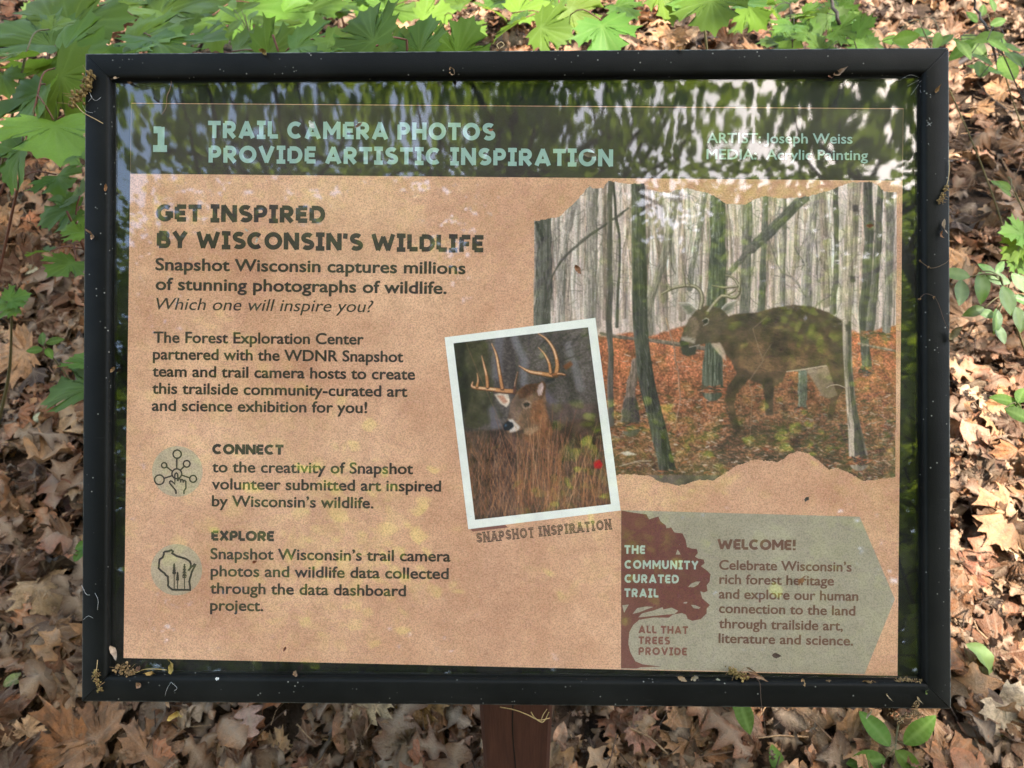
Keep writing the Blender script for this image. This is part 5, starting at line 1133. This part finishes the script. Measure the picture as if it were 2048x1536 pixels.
TREES=[('maple_tree','broad maple behind the path, its bright leaves mirrored in the upper right of the glass',4.2,-4.3,10.5,.13,8.4,(1.9,1.6,2.0),24,80,.12,(0.09,0.15,0.02)),
 ('maple_tree','tall maple behind the path mirrored in the upper left of the glass',-3.0,-4.2,11,.16,8.0,(1.6,1.7,2.2),34,75,.12,(0.07,0.125,0.02)),
 ('oak_tree','tall oak standing behind the viewer, mirrored as the dark trunk above the header lettering',-.2,-5.6,15,.24,10.0,(2.2,2.0,2.4),34,80,.13,(0.05,0.11,0.02)),
 ('oak_tree','distant oak deep in the wood behind the viewer',1.4,-12.5,16,.3,9.0,(5.4,2.0,5.6),110,110,.2,(0.04,0.09,0.02)),
 ('oak_tree','distant oak in the wood behind the viewer to the left',-6.5,-13,16,.3,8.6,(5.0,2.0,6.0),110,110,.2,(0.04,0.09,0.02)),
 ('oak_tree','distant oak in the wood behind the viewer to the right',9,-12.5,16,.3,8.6,(5.0,2.0,6.0),110,110,.2,(0.04,0.09,0.02)),
 ('oak_tree','high crowned oak filling the gap above the young maples at the left',-4.4,-10,18,.28,12.2,(3.4,1.8,4.0),90,110,.19,(0.045,0.10,0.02)),
 ('oak_tree','high crowned oak filling the gap above the young maples at the centre',.9,-10.4,18,.28,12.2,(3.4,1.8,4.0),90,110,.19,(0.045,0.10,0.02)),
 ('oak_tree','high crowned oak filling the gap above the young maples at the right',6.2,-10,18,.28,12.6,(3.6,1.8,4.4),100,110,.19,(0.045,0.10,0.02)),
 ('oak_tree','oak whose high leaves mirror as the fringe right of the large title',1.6,-6.8,15,.2,12.2,(2.6,1.8,1.5),33,90,.13,(0.05,0.11,0.02)),
 ('oak_tree','oak whose high leaves mirror as the fringe over the large title',-1.7,-7.0,15,.2,12.4,(2.4,1.8,1.5),27,90,.13,(0.05,0.11,0.02)),
 ('hickory_tree','hickory overhanging the right of the sign from down the slope',4.6,-2.2,11,.2,8.0,(1.4,1.4,1.6),8,70,.14,(0.055,0.115,0.02)),
 ('hickory_tree','hickory overhanging the left of the sign from down the slope',-3.8,-.8,11,.2,8.0,(1.6,1.6,1.6),10,70,.14,(0.055,0.115,0.02)),
 ('maple_tree','maple upslope on the right casting dappled shade on the litter',5.2,6.5,13,.2,8.0,(2.4,2.4,3.0),26,80,.14,(0.055,0.115,0.02)),
 ('maple_tree','maple upslope on the left shading the saplings',-4.6,6.4,13,.22,8.0,(2.6,2.4,3.0),26,80,.14,(0.055,0.115,0.02)),
 ('oak_tree','oak high on the slope behind the sign',.6,10.5,16,.28,8.5,(3.4,2.4,4.0),36,80,.16,(0.05,0.11,0.02))]
for (x,y,z,wh) in ((-1.15,-2.3,2.5,'mirrored as yellow green patches below the body lettering'),(1.75,-2.0,2.2,'mirrored as yellow green patches in the green panel'),(.75,-2.5,3.0,'mirrored as green patches over the painted deer'),(-2.0,-2.6,3.6,'mirrored at the left edge of the glass'),(2.3,-2.6,3.7,'mirrored at the right edge of the glass')):
    TREES.append(('beech_sapling','slender sunlit sapling across the path '+wh,x,y,z+.7,.018,z,(.5,.4,.55),12,36,.085,(0.26,0.34,0.03)))
WALL=[(-5.6,-6.4,'at the far left'),(-3.7,-7.2,'left of the snapshot'),(-1.9,-6.6,'above the two round icons'),(.1,-7.6,'beside the snapshot'),(1.9,-6.6,'over the painted deer'),(3.8,-7.2,'near the painted grey trunk'),(5.7,-6.4,'at the far right'),(2.8,-8.2,'behind the painted woodland'),(.9,-8.8,'behind the painted dark trunk'),(-2.8,-8.4,'behind the body lettering'),(-.9,-9.0,'behind the brown paper at the centre')]
for (x,y,wh) in WALL: TREES.append(('young_maple','young maple across the path mirrored in the glass '+wh,x,y,10.5,.07,6.0+.6*math.sin(x*2),(1.35,1.0,4.2),88,90,.12,((0.085,0.15,0.02) if int(x*10)%2 else (0.065,0.12,0.02))))
rbo=np.random.default_rng(99)
def shade(x0,x1,y0,y1,z,t0,t1,n):          # unseen boughs added toward the sun to keep this patch shaded
    return [np.array((rbo.uniform(x0,x1),rbo.uniform(y0,y1),z))+SUND*rbo.uniform(t0,t1) for i in range(n)]
ADDED_BOUGH={'oak high on the slope behind the sign':[np.array((rbo.uniform(-3,3),rbo.uniform(.6,4.5),rbo.uniform(8.5,11))) for i in range(26)],  # overhead boughs added out of view to dim the skylight
       'hickory overhanging the right of the sign from down the slope':shade(-.5,-.05,.40,.92,1.0,6.0,7.6,7)+shade(-.05,.40,.40,.92,1.0,6.0,7.6,7)+shade(.15,.5,.36,.62,.8,6.0,7.6,4)+shade(-.5,.1,.36,.6,.8,6.0,7.6,3),  # leaf clumps added out of view so the sign lies in shade
       'hickory overhanging the left of the sign from down the slope':shade(-2.1,-.7,.2,2.0,.3,6.5,8.5,9)+shade(-1.5,-.8,.5,1.4,.1,6.5,8.5,4)+shade(-.6,-.1,.3,.55,.1,6.5,8,2),
       'maple upslope on the left shading the saplings':shade(-2.0,-.7,1.2,3.2,.8,8.0,10,6),
       'maple upslope on the right casting dappled shade on the litter':shade(.4,2.4,1.8,3.6,.4,8.0,10,5)}
for T in TREES:
    tree(T[0],T[1],T[2],T[3],T[4],T[5],T[6],T[7],T[8],T[9],rt,T[10],T[11],extra=ADDED_BOUGH.get(T[1],()))
tp=ground_at(716,30)
tree('young_tree','thin grey brown trunk of a young tree at the top edge left of centre',tp[0],tp[1]+.25,7,.055,5.2,(1.6,1.6,1.5),26,70,rt,.12,lean=(.1,.2))
